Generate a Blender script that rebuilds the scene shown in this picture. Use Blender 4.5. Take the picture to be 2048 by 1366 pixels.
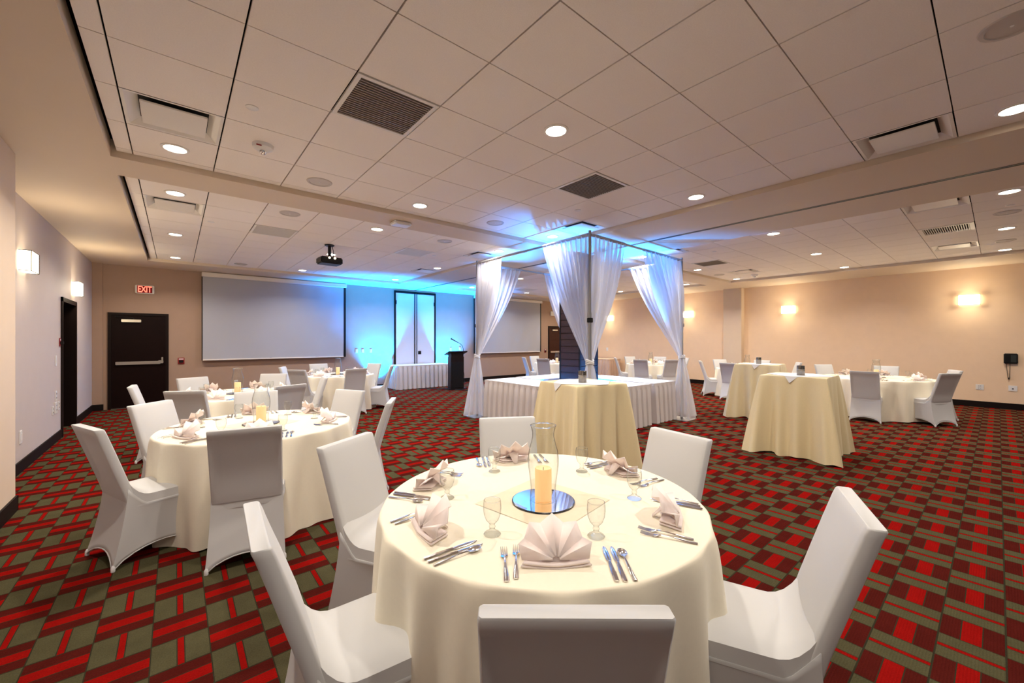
import bpy, bmesh, math, random
from math import sin, cos, pi, radians, atan2, hypot, floor
from mathutils import Vector, Matrix
random.seed(7)
S = bpy.context.scene
C = S.collection
for o in list(bpy.data.objects):
    bpy.data.objects.remove(o)

# ------------------------------------------------------------------ camera, world, exposure
FPX, CY, YAW, HC = 808.5, 680.0, radians(39.75), 1.545
cam = bpy.data.cameras.new('camera')
cam.sensor_width = 36.0
cam.lens = FPX / 2048 * 36.0
cam.shift_y = (CY - 683.0) / 2048.0
cam.clip_start = 0.05
cam.clip_end = 100
camo = bpy.data.objects.new('camera', cam)
C.objects.link(camo)
camo.location = (0, 0, HC)
camo.rotation_euler = (pi / 2, 0, -YAW)
S.camera = camo

W = bpy.data.worlds.new('world')
S.world = W
W.use_nodes = True
W.node_tree.nodes['Background'].inputs[0].default_value = (1.0, 0.92, 0.84, 1)
W.node_tree.nodes['Background'].inputs[1].default_value = 0.12

S.view_settings.view_transform = 'Standard'
S.view_settings.look = 'None'
S.view_settings.gamma = 1.0
S.view_settings.use_curve_mapping = False
S.view_settings.exposure = 0.72

DOWN_W = 10.0          # one recessed downlight
SCONCE_W = 9.0
BLUE_WALL_W = 3600.0
BLUE_COL_W = 2000.0

# ------------------------------------------------------------------ materials
M = {}


def new_mat(name):
    m = bpy.data.materials.new(name)
    m.use_nodes = True
    M[name] = m
    return m, m.node_tree.nodes, m.node_tree.links, m.node_tree.nodes['Principled BSDF']


def srgb(r, g, b):
    def f(c):
        c /= 255.0
        return c / 12.92 if c <= 0.04045 else ((c + 0.055) / 1.055) ** 2.4
    return (f(r), f(g), f(b), 1)


def simple(name, col, rough=0.6, metal=0.0, noise=0.0, nscale=40.0, bump=0.0, bscale=200.0, sheen=0.0, spec=0.5):
    m, N, L, P = new_mat(name)
    P.inputs['Base Color'].default_value = col
    P.inputs['Roughness'].default_value = rough
    P.inputs['Metallic'].default_value = metal
    P.inputs['Specular IOR Level'].default_value = spec
    if sheen:
        P.inputs['Sheen Weight'].default_value = sheen
    tc = N.new('ShaderNodeTexCoord')
    if noise:
        n = N.new('ShaderNodeTexNoise')
        n.inputs['Scale'].default_value = nscale
        n.inputs['Detail'].default_value = 4
        L.new(tc.outputs['Object'], n.inputs['Vector'])
        mx = N.new('ShaderNodeMix')
        mx.data_type = 'RGBA'
        mx.inputs[6].default_value = tuple(c * (1 - noise) for c in col[:3]) + (1,)
        mx.inputs[7].default_value = tuple(min(1, c * (1 + noise)) for c in col[:3]) + (1,)
        L.new(n.outputs['Fac'], mx.inputs[0])
        L.new(mx.outputs[2], P.inputs['Base Color'])
    if bump:
        n2 = N.new('ShaderNodeTexNoise')
        n2.inputs['Scale'].default_value = bscale
        L.new(tc.outputs['Object'], n2.inputs['Vector'])
        b = N.new('ShaderNodeBump')
        b.inputs['Strength'].default_value = bump
        b.inputs['Distance'].default_value = 0.002
        L.new(n2.outputs['Fac'], b.inputs['Height'])
        L.new(b.outputs['Normal'], P.inputs['Normal'])
    return m


def emis(name, col, strength):
    m, N, L, P = new_mat(name)
    P.inputs['Base Color'].default_value = col
    P.inputs['Emission Color'].default_value = col
    P.inputs['Emission Strength'].default_value = strength
    return m


simple('wall_back_tan', (0.37, 0.245, 0.175, 1), 0.75, noise=0.04, nscale=6, bump=0.25, bscale=300)
simple('wall_tan', (0.84, 0.62, 0.42, 1), 0.75, noise=0.04, nscale=6, bump=0.25, bscale=300)
simple('wall_pale', (0.56, 0.475, 0.425, 1), 0.75, noise=0.03, nscale=6, bump=0.25, bscale=300)
simple('wall_cream', (0.68, 0.54, 0.40, 1), 0.75, noise=0.03, nscale=6, bump=0.25, bscale=300)
simple('soffit', (0.66, 0.54, 0.415, 1), 0.7, noise=0.02, nscale=3)
simple('tile', (0.88, 0.81, 0.74, 1), 0.85, noise=0.07, nscale=130, bump=0.4, bscale=260)
simple('tile_gap', (0.006, 0.004, 0.003, 1), 0.9, spec=0.0)
simple('white_metal', (0.80, 0.76, 0.70, 1), 0.45)
simple('speaker_grey', (0.55, 0.49, 0.44, 1), 0.5)
simple('base_dark', (0.010, 0.006, 0.005, 1), 0.6, spec=0.12)
simple('door_wood', (0.008, 0.0022, 0.0018, 1), 0.5, spec=0.10, noise=0.3, nscale=12)
simple('door_frame', (0.010, 0.005, 0.004, 1), 0.5, spec=0.12)
simple('door_brown', (0.05, 0.017, 0.010, 1), 0.5, spec=0.15, noise=0.25, nscale=12)
simple('black_void', (0.004, 0.003, 0.003, 1), 0.8)
simple('steel', (0.62, 0.58, 0.52, 1), 0.3, metal=1.0)
simple('pipe', (0.36, 0.36, 0.37, 1), 0.35, metal=0.8)
simple('chrome', (0.82, 0.82, 0.83, 1), 0.12, metal=1.0)
simple('mirror', (0.92, 0.94, 0.97, 1), 0.015, metal=1.0)
simple('mirror_edge', (0.01, 0.012, 0.02, 1), 0.2)
simple('screen', (0.40, 0.40, 0.43, 1), 0.8, noise=0.02, nscale=2)
simple('screen_case', (0.74, 0.69, 0.62, 1), 0.5)
simple('plastic_white', (0.80, 0.78, 0.76, 1), 0.4)
simple('plastic_black', (0.008, 0.008, 0.009, 1), 0.4, spec=0.25)
simple('plastic_red', (0.28, 0.012, 0.012, 1), 0.4)
simple('linen_cream', (0.79, 0.72, 0.575, 1), 0.85, noise=0.03, nscale=60, bump=0.12, bscale=900, sheen=0.15)
simple('linen_yellow', (0.72, 0.60, 0.36, 1), 0.8, noise=0.03, nscale=60, bump=0.12, bscale=900, sheen=0.15)
simple('linen_topper', (0.72, 0.61, 0.45, 1), 0.8, noise=0.03, nscale=60, bump=0.12, bscale=900)
simple('linen_white', (0.72, 0.71, 0.71, 1), 0.8, noise=0.02, nscale=60, bump=0.1, bscale=900)
simple('linen_skirt', (0.56, 0.51, 0.49, 1), 0.75, noise=0.02, nscale=60)
simple('linen_tan_skirt', (0.62, 0.44, 0.33, 1), 0.75, noise=0.02, nscale=60)
simple('napkin', (0.95, 0.84, 0.80, 1), 0.85, noise=0.02, nscale=80, bump=0.1, bscale=900)
m = M['napkin']; N = m.node_tree.nodes; L = m.node_tree.links
tr = N.new('ShaderNodeBsdfTranslucent'); tr.inputs[0].default_value = (0.92, 0.80, 0.76, 1)
mx = N.new('ShaderNodeMixShader'); mx.inputs[0].default_value = 0.22
L.new(N['Principled BSDF'].outputs[0], mx.inputs[1]); L.new(tr.outputs[0], mx.inputs[2]); L.new(mx.outputs[0], N['Material Output'].inputs[0])
simple('plank', (0.026, 0.011, 0.008, 1), 0.5, spec=0.22, noise=0.35, nscale=9)
simple('col_trim', (0.008, 0.006, 0.006, 1), 0.5, spec=0.12)
simple('lectern_wood', (0.012, 0.006, 0.006, 1), 0.45, spec=0.2, noise=0.2, nscale=9)
simple('candle_rim', (0.85, 0.66, 0.40, 1), 0.6)
simple('mercury', (0.26, 0.24, 0.22, 1), 0.2, metal=1.0, noise=0.55, nscale=40)
simple('track', (0.04, 0.05, 0.05, 1), 0.35, metal=0.5)
simple('panel_wall', (0.64, 0.57, 0.55, 1), 0.6)
simple('slat', (0.30, 0.25, 0.21, 1), 0.6)
emis('lamp_lens', (1.0, 0.94, 0.80, 1), 14.0)
emis('sconce_glass', (1.0, 0.86, 0.62, 1), 3.2)
emis('exit_red', (1.0, 0.16, 0.10, 1), 1.3)
simple('exit_panel', (0.22, 0.012, 0.02, 1), 0.5, spec=0.1)
emis('led_blue', (0.05, 0.35, 1.0, 1), 10.0)
emis('projector_led', (1.0, 0.8, 0.5, 1), 8.0)

# stretch fabric: mostly diffuse, a little light comes through
m, N, L, P = new_mat('spandex')
P.inputs['Base Color'].default_value = (0.575, 0.57, 0.565, 1)
P.inputs['Roughness'].default_value = 0.6
P.inputs['Sheen Weight'].default_value = 0.2
tc = N.new('ShaderNodeTexCoord')
n = N.new('ShaderNodeTexNoise'); n.inputs['Scale'].default_value = 500
b = N.new('ShaderNodeBump'); b.inputs['Strength'].default_value = 0.06; b.inputs['Distance'].default_value = 0.001
L.new(tc.outputs['Object'], n.inputs['Vector']); L.new(n.outputs['Fac'], b.inputs['Height']); L.new(b.outputs['Normal'], P.inputs['Normal'])
tr = N.new('ShaderNodeBsdfTranslucent'); tr.inputs[0].default_value = (0.8, 0.76, 0.74, 1)
mx = N.new('ShaderNodeMixShader'); mx.inputs[0].default_value = 0.05
L.new(P.outputs[0], mx.inputs[1]); L.new(tr.outputs[0], mx.inputs[2])
L.new(mx.outputs[0], N['Material Output'].inputs[0])

# sheer curtain
m, N, L, P = new_mat('sheer')
P.inputs['Base Color'].default_value = (0.78, 0.765, 0.77, 1)
P.inputs['Roughness'].default_value = 0.7
tl = N.new('ShaderNodeBsdfTranslucent'); tl.inputs[0].default_value = (0.78, 0.77, 0.79, 1)
tp = N.new('ShaderNodeBsdfTransparent')
m1 = N.new('ShaderNodeMixShader'); m1.inputs[0].default_value = 0.5
m2 = N.new('ShaderNodeMixShader'); m2.inputs[0].default_value = 0.40
L.new(P.outputs[0], m1.inputs[1]); L.new(tl.outputs[0], m1.inputs[2])
L.new(m1.outputs[0], m2.inputs[1]); L.new(tp.outputs[0], m2.inputs[2])
L.new(m2.outputs[0], N['Material Output'].inputs[0])

# thin clear glass: transparent with Fresnel reflection
m, N, L, P = new_mat('glass')
gl = N.new('ShaderNodeBsdfGlossy'); gl.inputs['Roughness'].default_value = 0.02
tp = N.new('ShaderNodeBsdfTransparent')
lw = N.new('ShaderNodeLayerWeight'); lw.inputs[0].default_value = 0.5
pw = N.new('ShaderNodeMath'); pw.operation = 'POWER'; pw.inputs[1].default_value = 3.5
ml = N.new('ShaderNodeMath'); ml.operation = 'MULTIPLY_ADD'; ml.inputs[1].default_value = 0.8; ml.inputs[2].default_value = 0.06
cr = N.new('ShaderNodeValToRGB')
cr.color_ramp.elements[0].position = 0.0; cr.color_ramp.elements[0].color = (0.955, 0.965, 0.955, 1)
cr.color_ramp.elements[1].position = 1.0; cr.color_ramp.elements[1].color = (0.36, 0.37, 0.36, 1)
e_ = cr.color_ramp.elements.new(0.55); e_.color = (0.90, 0.915, 0.90, 1)
L.new(lw.outputs['Facing'], cr.inputs[0]); L.new(cr.outputs[0], tp.inputs[0])
L.new(lw.outputs['Facing'], pw.inputs[0]); L.new(pw.outputs[0], ml.inputs[0])
mx = N.new('ShaderNodeMixShader')
L.new(ml.outputs[0], mx.inputs[0]); L.new(tp.outputs[0], mx.inputs[1]); L.new(gl.outputs[0], mx.inputs[2])
L.new(mx.outputs[0], N['Material Output'].inputs[0])
m, N, L, P = new_mat('glass_solid')
P.inputs['Base Color'].default_value = (0.93, 0.97, 0.95, 1)
P.inputs['Roughness'].default_value = 0.02
P.inputs['Transmission Weight'].default_value = 1.0
P.inputs['IOR'].default_value = 1.45

# wax candle glowing from its flame
m, N, L, P = new_mat('candle_wax')
P.inputs['Base Color'].default_value = (0.72, 0.56, 0.36, 1)
P.inputs['Roughness'].default_value = 0.5
P.inputs['Emission Color'].default_value = (1.0, 0.40, 0.07, 1)
P.inputs['Emission Strength'].default_value = 0.38

# carpet: woven checker of red bars and green-grey blocks, 9 inch repeat
m, N, L, P = new_mat('carpet')


def MN(op, a, b=None, c=None):
    n = N.new('ShaderNodeMath')
    n.operation = op
    for i, v in enumerate((a, b, c)):
        if v is None:
            continue
        if isinstance(v, (int, float)):
            n.inputs[i].default_value = v
        else:
            L.new(v, n.inputs[i])
    return n.outputs[0]


def MIX(f, a, b):
    n = N.new('ShaderNodeMix')
    n.data_type = 'RGBA'
    L.new(f, n.inputs[0])
    for i, v in ((6, a), (7, b)):
        if isinstance(v, tuple):
            n.inputs[i].default_value = v
        else:
            L.new(v, n.inputs[i])
    return n.outputs[2]


geo = N.new('ShaderNodeNewGeometry')
sep = N.new('ShaderNodeSeparateXYZ')
L.new(geo.outputs['Position'], sep.inputs[0])
CELL = 0.2286
uu = MN('DIVIDE', MN('ADD', sep.outputs[0], 0.323), CELL)
vv = MN('DIVIDE', MN('SUBTRACT', sep.outputs[1], 3.403), CELL)
iu, iv = MN('FLOOR', uu), MN('FLOOR', vv)
fu, fv = MN('SUBTRACT', uu, iu), MN('SUBTRACT', vv, iv)
par = MN('MODULO', MN('ABSOLUTE', MN('ADD', iu, iv)), 2.0)       # 0 = red cell, 1 = green cell


def band(x, a, b):
    return MN('MULTIPLY', MN('GREATER_THAN', x, a), MN('LESS_THAN', x, b))


RED, DRED, GRN, DGRN = (0.205, 0.005, 0.004, 1), (0.060, 0.008, 0.006, 1), (0.064, 0.057, 0.029, 1), (0.028, 0.024, 0.014, 1)
wn = N.new('ShaderNodeTexNoise'); wn.inputs['Scale'].default_value = 160; wn.inputs['Detail'].default_value = 3
L.new(geo.outputs['Position'], wn.inputs['Vector'])
wn2 = N.new('ShaderNodeTexNoise'); wn2.inputs['Scale'].default_value = 9; wn2.inputs['Detail'].default_value = 3
L.new(geo.outputs['Position'], wn2.inputs['Vector'])
rcol = MIX(band(fv, 0.345, 0.655), DRED, RED)
rcol = MIX(MN('ADD', band(fv, 0.325, 0.345), band(fv, 0.655, 0.675)), rcol, DGRN)
gcol = MIX(band(fu, 0.445, 0.555), GRN, RED)
gcol = MIX(MN('ADD', band(fu, 0.425, 0.445), band(fu, 0.555, 0.575)), gcol, DGRN)
col = MIX(par, rcol, gcol)
edge = MN('SUBTRACT', 1.0, MN('MULTIPLY', band(fu, 0.012, 0.988), band(fv, 0.016, 0.984)))
col = MIX(edge, col, DGRN)
rib = N.new('ShaderNodeTexWave'); rib.inputs['Scale'].default_value = 28; rib.bands_direction = 'Y'
L.new(geo.outputs['Position'], rib.inputs['Vector'])
shade = MN('ADD', MN('MULTIPLY', wn.outputs['Fac'], 0.7), MN('ADD', MN('MULTIPLY', wn2.outputs['Fac'], 0.35), 0.48))
hs = N.new('ShaderNodeMix'); hs.data_type = 'RGBA'; hs.blend_type = 'MULTIPLY'; hs.inputs[0].default_value = 1.0
L.new(col, hs.inputs[6])
cmb = N.new('ShaderNodeCombineColor')
for i in range(3):
    L.new(shade, cmb.inputs[i])
L.new(cmb.outputs[0], hs.inputs[7])
L.new(hs.outputs[2], P.inputs['Base Color'])
P.inputs['Roughness'].default_value = 0.95
P.inputs['Specular IOR Level'].default_value = 0.0
bp = N.new('ShaderNodeBump'); bp.inputs['Strength'].default_value = 0.5; bp.inputs['Distance'].default_value = 0.004
L.new(MN('ADD', wn.outputs['Fac'], MN('MULTIPLY', rib.outputs['Fac'], 0.5)), bp.inputs['Height'])
L.new(bp.outputs['Normal'], P.inputs['Normal'])


# ------------------------------------------------------------------ helpers
def box(bm, x0, x1, y0, y1, z0, z1, bev=0.0):
    vs = [bm.verts.new(p) for p in ((x0, y0, z0), (x1, y0, z0), (x1, y1, z0), (x0, y1, z0), (x0, y0, z1), (x1, y0, z1), (x1, y1, z1), (x0, y1, z1))]
    fs = [bm.faces.new([vs[i] for i in f]) for f in ((3, 2, 1, 0), (4, 5, 6, 7), (0, 1, 5, 4), (1, 2, 6, 5), (2, 3, 7, 6), (3, 0, 4, 7))]
    if bev:
        es = list({e for f in fs for e in f.edges})
        bmesh.ops.bevel(bm, geom=es, offset=bev, segments=2, affect='EDGES')
    return bm


def nb(*a, bev=0.0):
    bm = bmesh.new()
    if a:
        box(bm, *a, bev=bev)
    return bm


def lathe(bm, prof, seg=32, c=(0, 0, 0), cap=True):
    rings = []
    for r, z in prof:
        if r < 1e-6:
            rings.append([bm.verts.new((c[0], c[1], c[2] + z))])
        else:
            rings.append([bm.verts.new((c[0] + r * cos(2 * pi * i / seg), c[1] + r * sin(2 * pi * i / seg), c[2] + z)) for i in range(seg)])
    for a, b in zip(rings[:-1], rings[1:]):
        for i in range(seg):
            j = (i + 1) % seg
            if len(a) == 1 and len(b) == 1:
                continue
            if len(a) == 1:
                bm.faces.new((a[0], b[j], b[i]))
            elif len(b) == 1:
                bm.faces.new((a[i], a[j], b[0]))
            else:
                bm.faces.new((a[i], a[j], b[j], b[i]))
    return bm


def tube(bm, pts, r, seg=10, closed=False):
    pts = [Vector(p) for p in pts]
    rings = []
    n = len(pts)
    up0 = Vector((0, 0, 1))
    for k, p in enumerate(pts):
        if closed:
            t = (pts[(k + 1) % n] - pts[k - 1])
        else:
            t = pts[min(k + 1, n - 1)] - pts[max(k - 1, 0)]
        t.normalize()
        up = up0 if abs(t.z) < 0.95 else Vector((1, 0, 0))
        a = t.cross(up).normalized()
        b = a.cross(t).normalized()
        rr = r[k] if isinstance(r, (list, tuple)) else r
        rings.append([bm.verts.new(p + a * rr * cos(2 * pi * i / seg) + b * rr * sin(2 * pi * i / seg)) for i in range(seg)])
    rng = range(n) if closed else range(n - 1)
    for k in rng:
        A, B = rings[k], rings[(k + 1) % n]
        for i in range(seg):
            j = (i + 1) % seg
            bm.faces.new((A[i], A[j], B[j], B[i]))
    if not closed:
        bm.faces.new(rings[0][::-1])
        bm.faces.new(rings[-1])
    return bm


def grid(bm, rows, closed=False):
    V = [[bm.verts.new(p) for p in row] for row in rows]
    for a, b in zip(V[:-1], V[1:]):
        n = len(a)
        for i in range(n if closed else n - 1):
            j = (i + 1) % n
            bm.faces.new((a[i], a[j], b[j], b[i]))
    return V


def mesh_of(bm, name, mat, smooth=False):
    bmesh.ops.recalc_face_normals(bm, faces=bm.faces)
    me = bpy.data.meshes.new(name)
    bm.to_mesh(me)
    bm.free()
    me.materials.append(M[mat])
    if smooth:
        for p in me.polygons:
            p.use_smooth = True
        try:
            me.set_sharp_from_angle(angle=radians(40 if smooth is True else smooth))
        except Exception:
            pass
    return me


def obj(name, bm, mat, parent=None, smooth=False, loc=None):
    me = bm if isinstance(bm, bpy.types.Mesh) else mesh_of(bm, name, mat, smooth)
    o = bpy.data.objects.new(name, me)
    C.objects.link(o)
    if parent:
        o.parent = parent
    if loc:
        o.location = loc
    return o


def tag(o, label, cat, group=None):
    o['label'] = label
    o['category'] = cat
    if group:
        o['group'] = group
    return o


def thing(name, label, cat, loc=(0, 0, 0), rz=0.0, group=None):
    o = bpy.data.objects.new(name, None)
    o.empty_display_size = 0.1
    C.objects.link(o)
    o.location = loc
    o.rotation_euler = (0, 0, rz)
    return tag(o, label, cat, group)


def struct(name, bm, mat, parent=None, smooth=False):
    o = obj(name, bm, mat, parent, smooth)
    if not parent:
        o['kind'] = 'structure'
    return o


def dup(root, loc, rz, label, group=None):
    r = root.copy()
    C.objects.link(r)
    r.location = loc
    r.rotation_euler = (0, 0, rz)
    r['label'] = label
    if group:
        r['group'] = group
    for ch in list(root.children):
        c = ch.copy()
        C.objects.link(c)
        c.parent = r
        for g in ch.children:
            d = g.copy()
            C.objects.link(d)
            d.parent = c
    return r


class Proto:
    """first call moves the prototype itself, later calls copy it"""
    def __init__(self, root):
        self.root, self.used = root, False

    def put(self, loc, rz, label, group=None):
        if not self.used:
            self.used = True
            o = self.root
            o.location = loc
            o.rotation_euler = (0, 0, rz)
            o['label'] = label
            if group:
                o['group'] = group
            return o
        return dup(self.root, loc, rz, label, group)


def light(name, kind, energy, color, parent, loc, rot=(0, 0, 0), **kw):
    d = bpy.data.lights.new(name, kind)
    d.energy = energy
    d.color = color
    for k, v in kw.items():
        setattr(d, k, v)
    o = bpy.data.objects.new(name, d)
    C.objects.link(o)
    o.parent = parent
    o.location = loc
    o.rotation_euler = rot
    return o


# ------------------------------------------------------------------ room shell
XL, XR, YB, YF = -1.40, 14.27, 12.62, -1.75
ZS, ZT = 3.23, 3.29
struct('floor', nb(XL - 0.3, XR + 0.3, YF, YB + 0.3, -0.1, 0), 'carpet')

BAYS = [(-0.46, 5.176, -0.6, 5.20), (-0.46, 5.176, 5.75, 11.55), (7.12, 12.61, -0.6, 5.05), (7.12, 12.61, 5.75, 11.55)]
bm = bmesh.new()
xs = sorted({XL - 0.3, XR + 0.3, -0.46, 5.176, 7.12, 12.61})
ys = sorted({YF, YB + 0.3, -0.6, 5.20, 5.75, 11.55, 5.05})
for x0, x1 in zip(xs[:-1], xs[1:]):
    for y0, y1 in zip(ys[:-1], ys[1:]):
        mx_, my_ = (x0 + x1) / 2, (y0 + y1) / 2
        if any(a < mx_ < b and c < my_ < d for a, b, c, d in BAYS):
            continue
        box(bm, x0, x1, y0, y1, ZS, ZS + 0.22)
bmesh.ops.remove_doubles(bm, verts=bm.verts, dist=1e-4)
seen = {}
for f in list(bm.faces):                       # drop inner walls between neighbouring slabs
    k = tuple(round(c, 3) for c in f.calc_center_median())
    seen.setdefault(k, []).append(f)
bmesh.ops.delete(bm, geom=[f for l in seen.values() if len(l) > 1 for f in l], context='FACES')
struct('ceiling', bm, 'soffit')

PITCH = 0.6096
GX = {0: -0.31, 1: -0.31, 2: 7.22, 3: 7.22}
GY = {0: 3.268, 1: 6.55, 2: 3.268, 3: 6.55}


def cells(g0, a, b):
    k = floor((a - g0) / PITCH)
    out = []
    while g0 + k * PITCH < b - 0.02:
        lo, hi = max(a, g0 + k * PITCH), min(b, g0 + (k + 1) * PITCH)
        if hi - lo > 0.03:
            out.append((k, lo, hi))
        k += 1
    return out


# ceiling cells that hold an air terminal instead of a tile: bay -> {(column, row): kind}
AIR = {0: {(0, 1): 'supply', (2, -1): 'return', (6, -1): 'return', (8, 1): 'supply', (8, -5): 'supply'},
       1: {(0, 0): 'supply', (2, 1): 'pale', (6, 1): 'pale', (8, 4): 'supply', (8, 0): 'supply'},
       2: {(0, -5): 'supply', (3, -5): 'slot', (6, -5): 'supply', (3, 1): 'return', (6, 1): 'supply', (0, 1): 'supply'},
       3: {(3, 6): 'pale', (0, 0): 'supply', (6, 0): 'supply'}}
air_cells = []
BAYNAME = ['ceiling bay beside the pale pilaster', 'ceiling bay before the wide screen', 'ceiling bay before the tan sconces', 'ceiling bay behind the dark column']


def bay_pos(bi, x, y):
    x0, x1, y0, y1 = BAYS[bi]
    u, v = (x - x0) / (x1 - x0), (y - y0) / (y1 - y0)
    a = 'pale wall side' if u < 0.3 else ('tan wall side' if u > 0.7 else 'middle')
    c = 'screen end' if v > 0.7 else ('end away from screens' if v < 0.3 else 'mid length')
    return BAYNAME[bi] + ', ' + a + ', ' + c

tile_meshes = {}
for bi, (x0, x1, y0, y1) in enumerate(BAYS):
    back = struct('ceiling_bay', nb(x0, x1, y0, y1, ZT + 0.10, ZT + 0.12), 'tile_gap')
    for ci, a, b in cells(GX[bi], x0 + (0.035 if bi < 2 else 0), x1):
        for ri, c, d in cells(GY[bi], y0, y1):
            if (ci, ri) in AIR[bi]:
                air_cells.append((bi, AIR[bi][(ci, ri)], (a + b) / 2, (c + d) / 2))
                continue
            w, h = round(b - a - 0.011, 3), round(d - c - 0.008, 3)
            if (w, h) not in tile_meshes:
                tile_meshes[(w, h)] = mesh_of(nb(-w / 2, w / 2, -h / 2, h / 2, 0, 0.022), 'ceiling_tile', 'tile')
            obj('ceiling_tile', tile_meshes[(w, h)], None, back, loc=((a + b) / 2, (c + d) / 2, ZT))


# folding-partition track let into the beam
bm = nb(6.185, 6.20, YF, YB, ZS - 0.004, ZS + 0.01)
box(bm, 6.235, 6.25, YF, YB, ZS - 0.004, ZS + 0.01)
box(bm, 6.20, 6.235, YF, YB, ZS - 0.0015, ZS + 0.01)
struct('trim_1', bm, 'track')

# left wall with doorway
D0, D1, DT = 9.54, 10.66, 2.17
bm = nb(XL - 0.2, XL, YF, D0, 0, ZS)
box(bm, XL - 0.2, XL, D1, YB, 0, ZS)
box(bm, XL - 0.2, XL, D0, D1, DT, ZS)
struct('wall_left', bm, 'wall_pale')
struct('wall_left_pilaster', nb(XL - 0.05, -1.117, 5.02, 5.69, 0, ZS), 'wall_cream')
bm = nb(XL - 0.2, XR + 0.2, YB, YB + 0.2, 0, ZS)
struct('wall_back', bm, 'wall_back_tan')
struct('wall_back_pilaster', nb(XL, -1.235, 12.56, YB + 0.05, 0, ZS), 'wall_back_tan')
struct('wall_right', nb(XR, XR + 0.2, YF, YB, 0, ZS), 'wall_tan')
struct('wall_right_pilaster', nb(XR - 0.23, XR + 0.05, 5.30, 5.86, 0, ZS), 'wall_cream')

# baseboards
BH = 0.135
bm = nb(XL, XL + 0.015, YF, 5.02, 0, BH)
box(bm, XL, XL + 0.015, 5.69, D0 - 0.06, 0, BH)
box(bm, XL, XL + 0.015, D1 + 0.06, 12.56, 0, BH)
box(bm, -1.117, -1.102, 5.005, 5.705, 0, BH)
box(bm, XL, -1.102, 5.69, 5.705, 0, BH)
box(bm, XL, -1.102, 5.005, 5.02, 0, BH)
struct('baseboard_left', bm, 'base_dark')
bm = nb(XL, -1.22, 12.545, 12.56, 0, BH)
box(bm, -0.13, 12.55, YB - 0.015, YB, 0, BH)
box(bm, 13.62, XR, YB - 0.015, YB, 0, BH)
struct('baseboard_back', bm, 'base_dark')
bm = nb(XR - 0.015, XR, YF, 5.30, 0, BH)
box(bm, XR - 0.015, XR, 5.86, YB, 0, BH)
box(bm, XR - 0.245, XR - 0.23, 5.285, 5.875, 0, BH)
box(bm, XR - 0.245, XR, 5.285, 5.30, 0, BH)
box(bm, XR - 0.245, XR, 5.86, 5.875, 0, BH)
struct('baseboard_right', bm, 'base_dark')


def push_bar(d, x0, x1, zc, y):
    b = bmesh.new()
    box(b, x0, x1 - 0.05, y - 0.045, y - 0.02, zc - 0.035, zc + 0.035, bev=0.008)
    box(b, x0, x0 + 0.05, y - 0.03, y + 0.005, zc - 0.03, zc + 0.03)
    box(b, x1 - 0.09, x1, y - 0.06, y + 0.005, zc - 0.02, zc + 0.05, bev=0.008)
    box(b, x1 - 0.035, x1 - 0.005, y - 0.05, y + 0.005, zc + 0.05, zc + 0.12, bev=0.006)
    obj('push_bar', b, 'steel', d)


def exit_door(name, x0, x1, leaf_mat):
    y = YB
    b = bmesh.new()
    f = 0.055
    box(b, x0, x0 + f, y - 0.03, y + 0.02, 0, 2.16)
    box(b, x1 - f, x1, y - 0.03, y + 0.02, 0, 2.16)
    box(b, x0 + f, x1 - f, y - 0.03, y + 0.02, 2.16 - f, 2.16)
    d = struct(name, b, 'door_frame')
    lf = obj('door_leaf', nb(x0 + f, x1 - f, y - 0.012, y + 0.02, 0.01, 2.16 - f), leaf_mat, d)
    push_bar(d, x0 + f + 0.07, x1 - f - 0.04, 1.02, y - 0.012)
    b = nb(x0 + 0.22, x0 + 0.55, y - 0.07, y - 0.012, 1.95, 2.01, bev=0.006)
    obj('door_closer', b, 'steel', d)
    b = bmesh.new()
    tube(b, [(x0 + 0.42, y - 0.05, 2.01), (x0 + 0.42, y - 0.05, 2.05)], 0.012)
    tube(b, [(x0 + 0.42, y - 0.05, 2.045), (x0 + 0.12, y - 0.04, 2.07)], 0.009)
    obj('closer_arm', b, 'plastic_black', d)
    obj('threshold', nb(x0 + f, x1 - f, y - 0.06, y - 0.012, 0, 0.012), 'steel', d)
    return d


exit_door('door_1', -1.16, -0.13, 'door_wood')
exit_door('door_3', 12.55, 13.62, 'door_brown')

# doorway in the left wall: dark frame, leaf set deep in the reveal
bm = bmesh.new()
f = 0.06
box(bm, XL - 0.19, XL + 0.02, D0 - f, D0 + 0.01, 0, DT + f)
box(bm, XL - 0.19, XL + 0.02, D1 - 0.01, D1 + f, 0, DT + f)
box(bm, XL - 0.19, XL + 0.02, D0 - f, D1 + f, DT - 0.01, DT + f)
d2 = struct('door_2', bm, 'door_frame')
obj('door_leaf', nb(XL - 0.19, XL - 0.14, D0 + 0.01, D1 - 0.01, 0.0, DT - 0.01), 'door_wood', d2)
bm = bmesh.new()
tube(bm, [(XL - 0.14, D0 + 0.1, 1.02), (XL - 0.09, D0 + 0.1, 1.02), (XL - 0.09, D0 + 0.22, 1.02)], 0.01)
obj('door_handle', bm, 'steel', d2)

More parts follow.
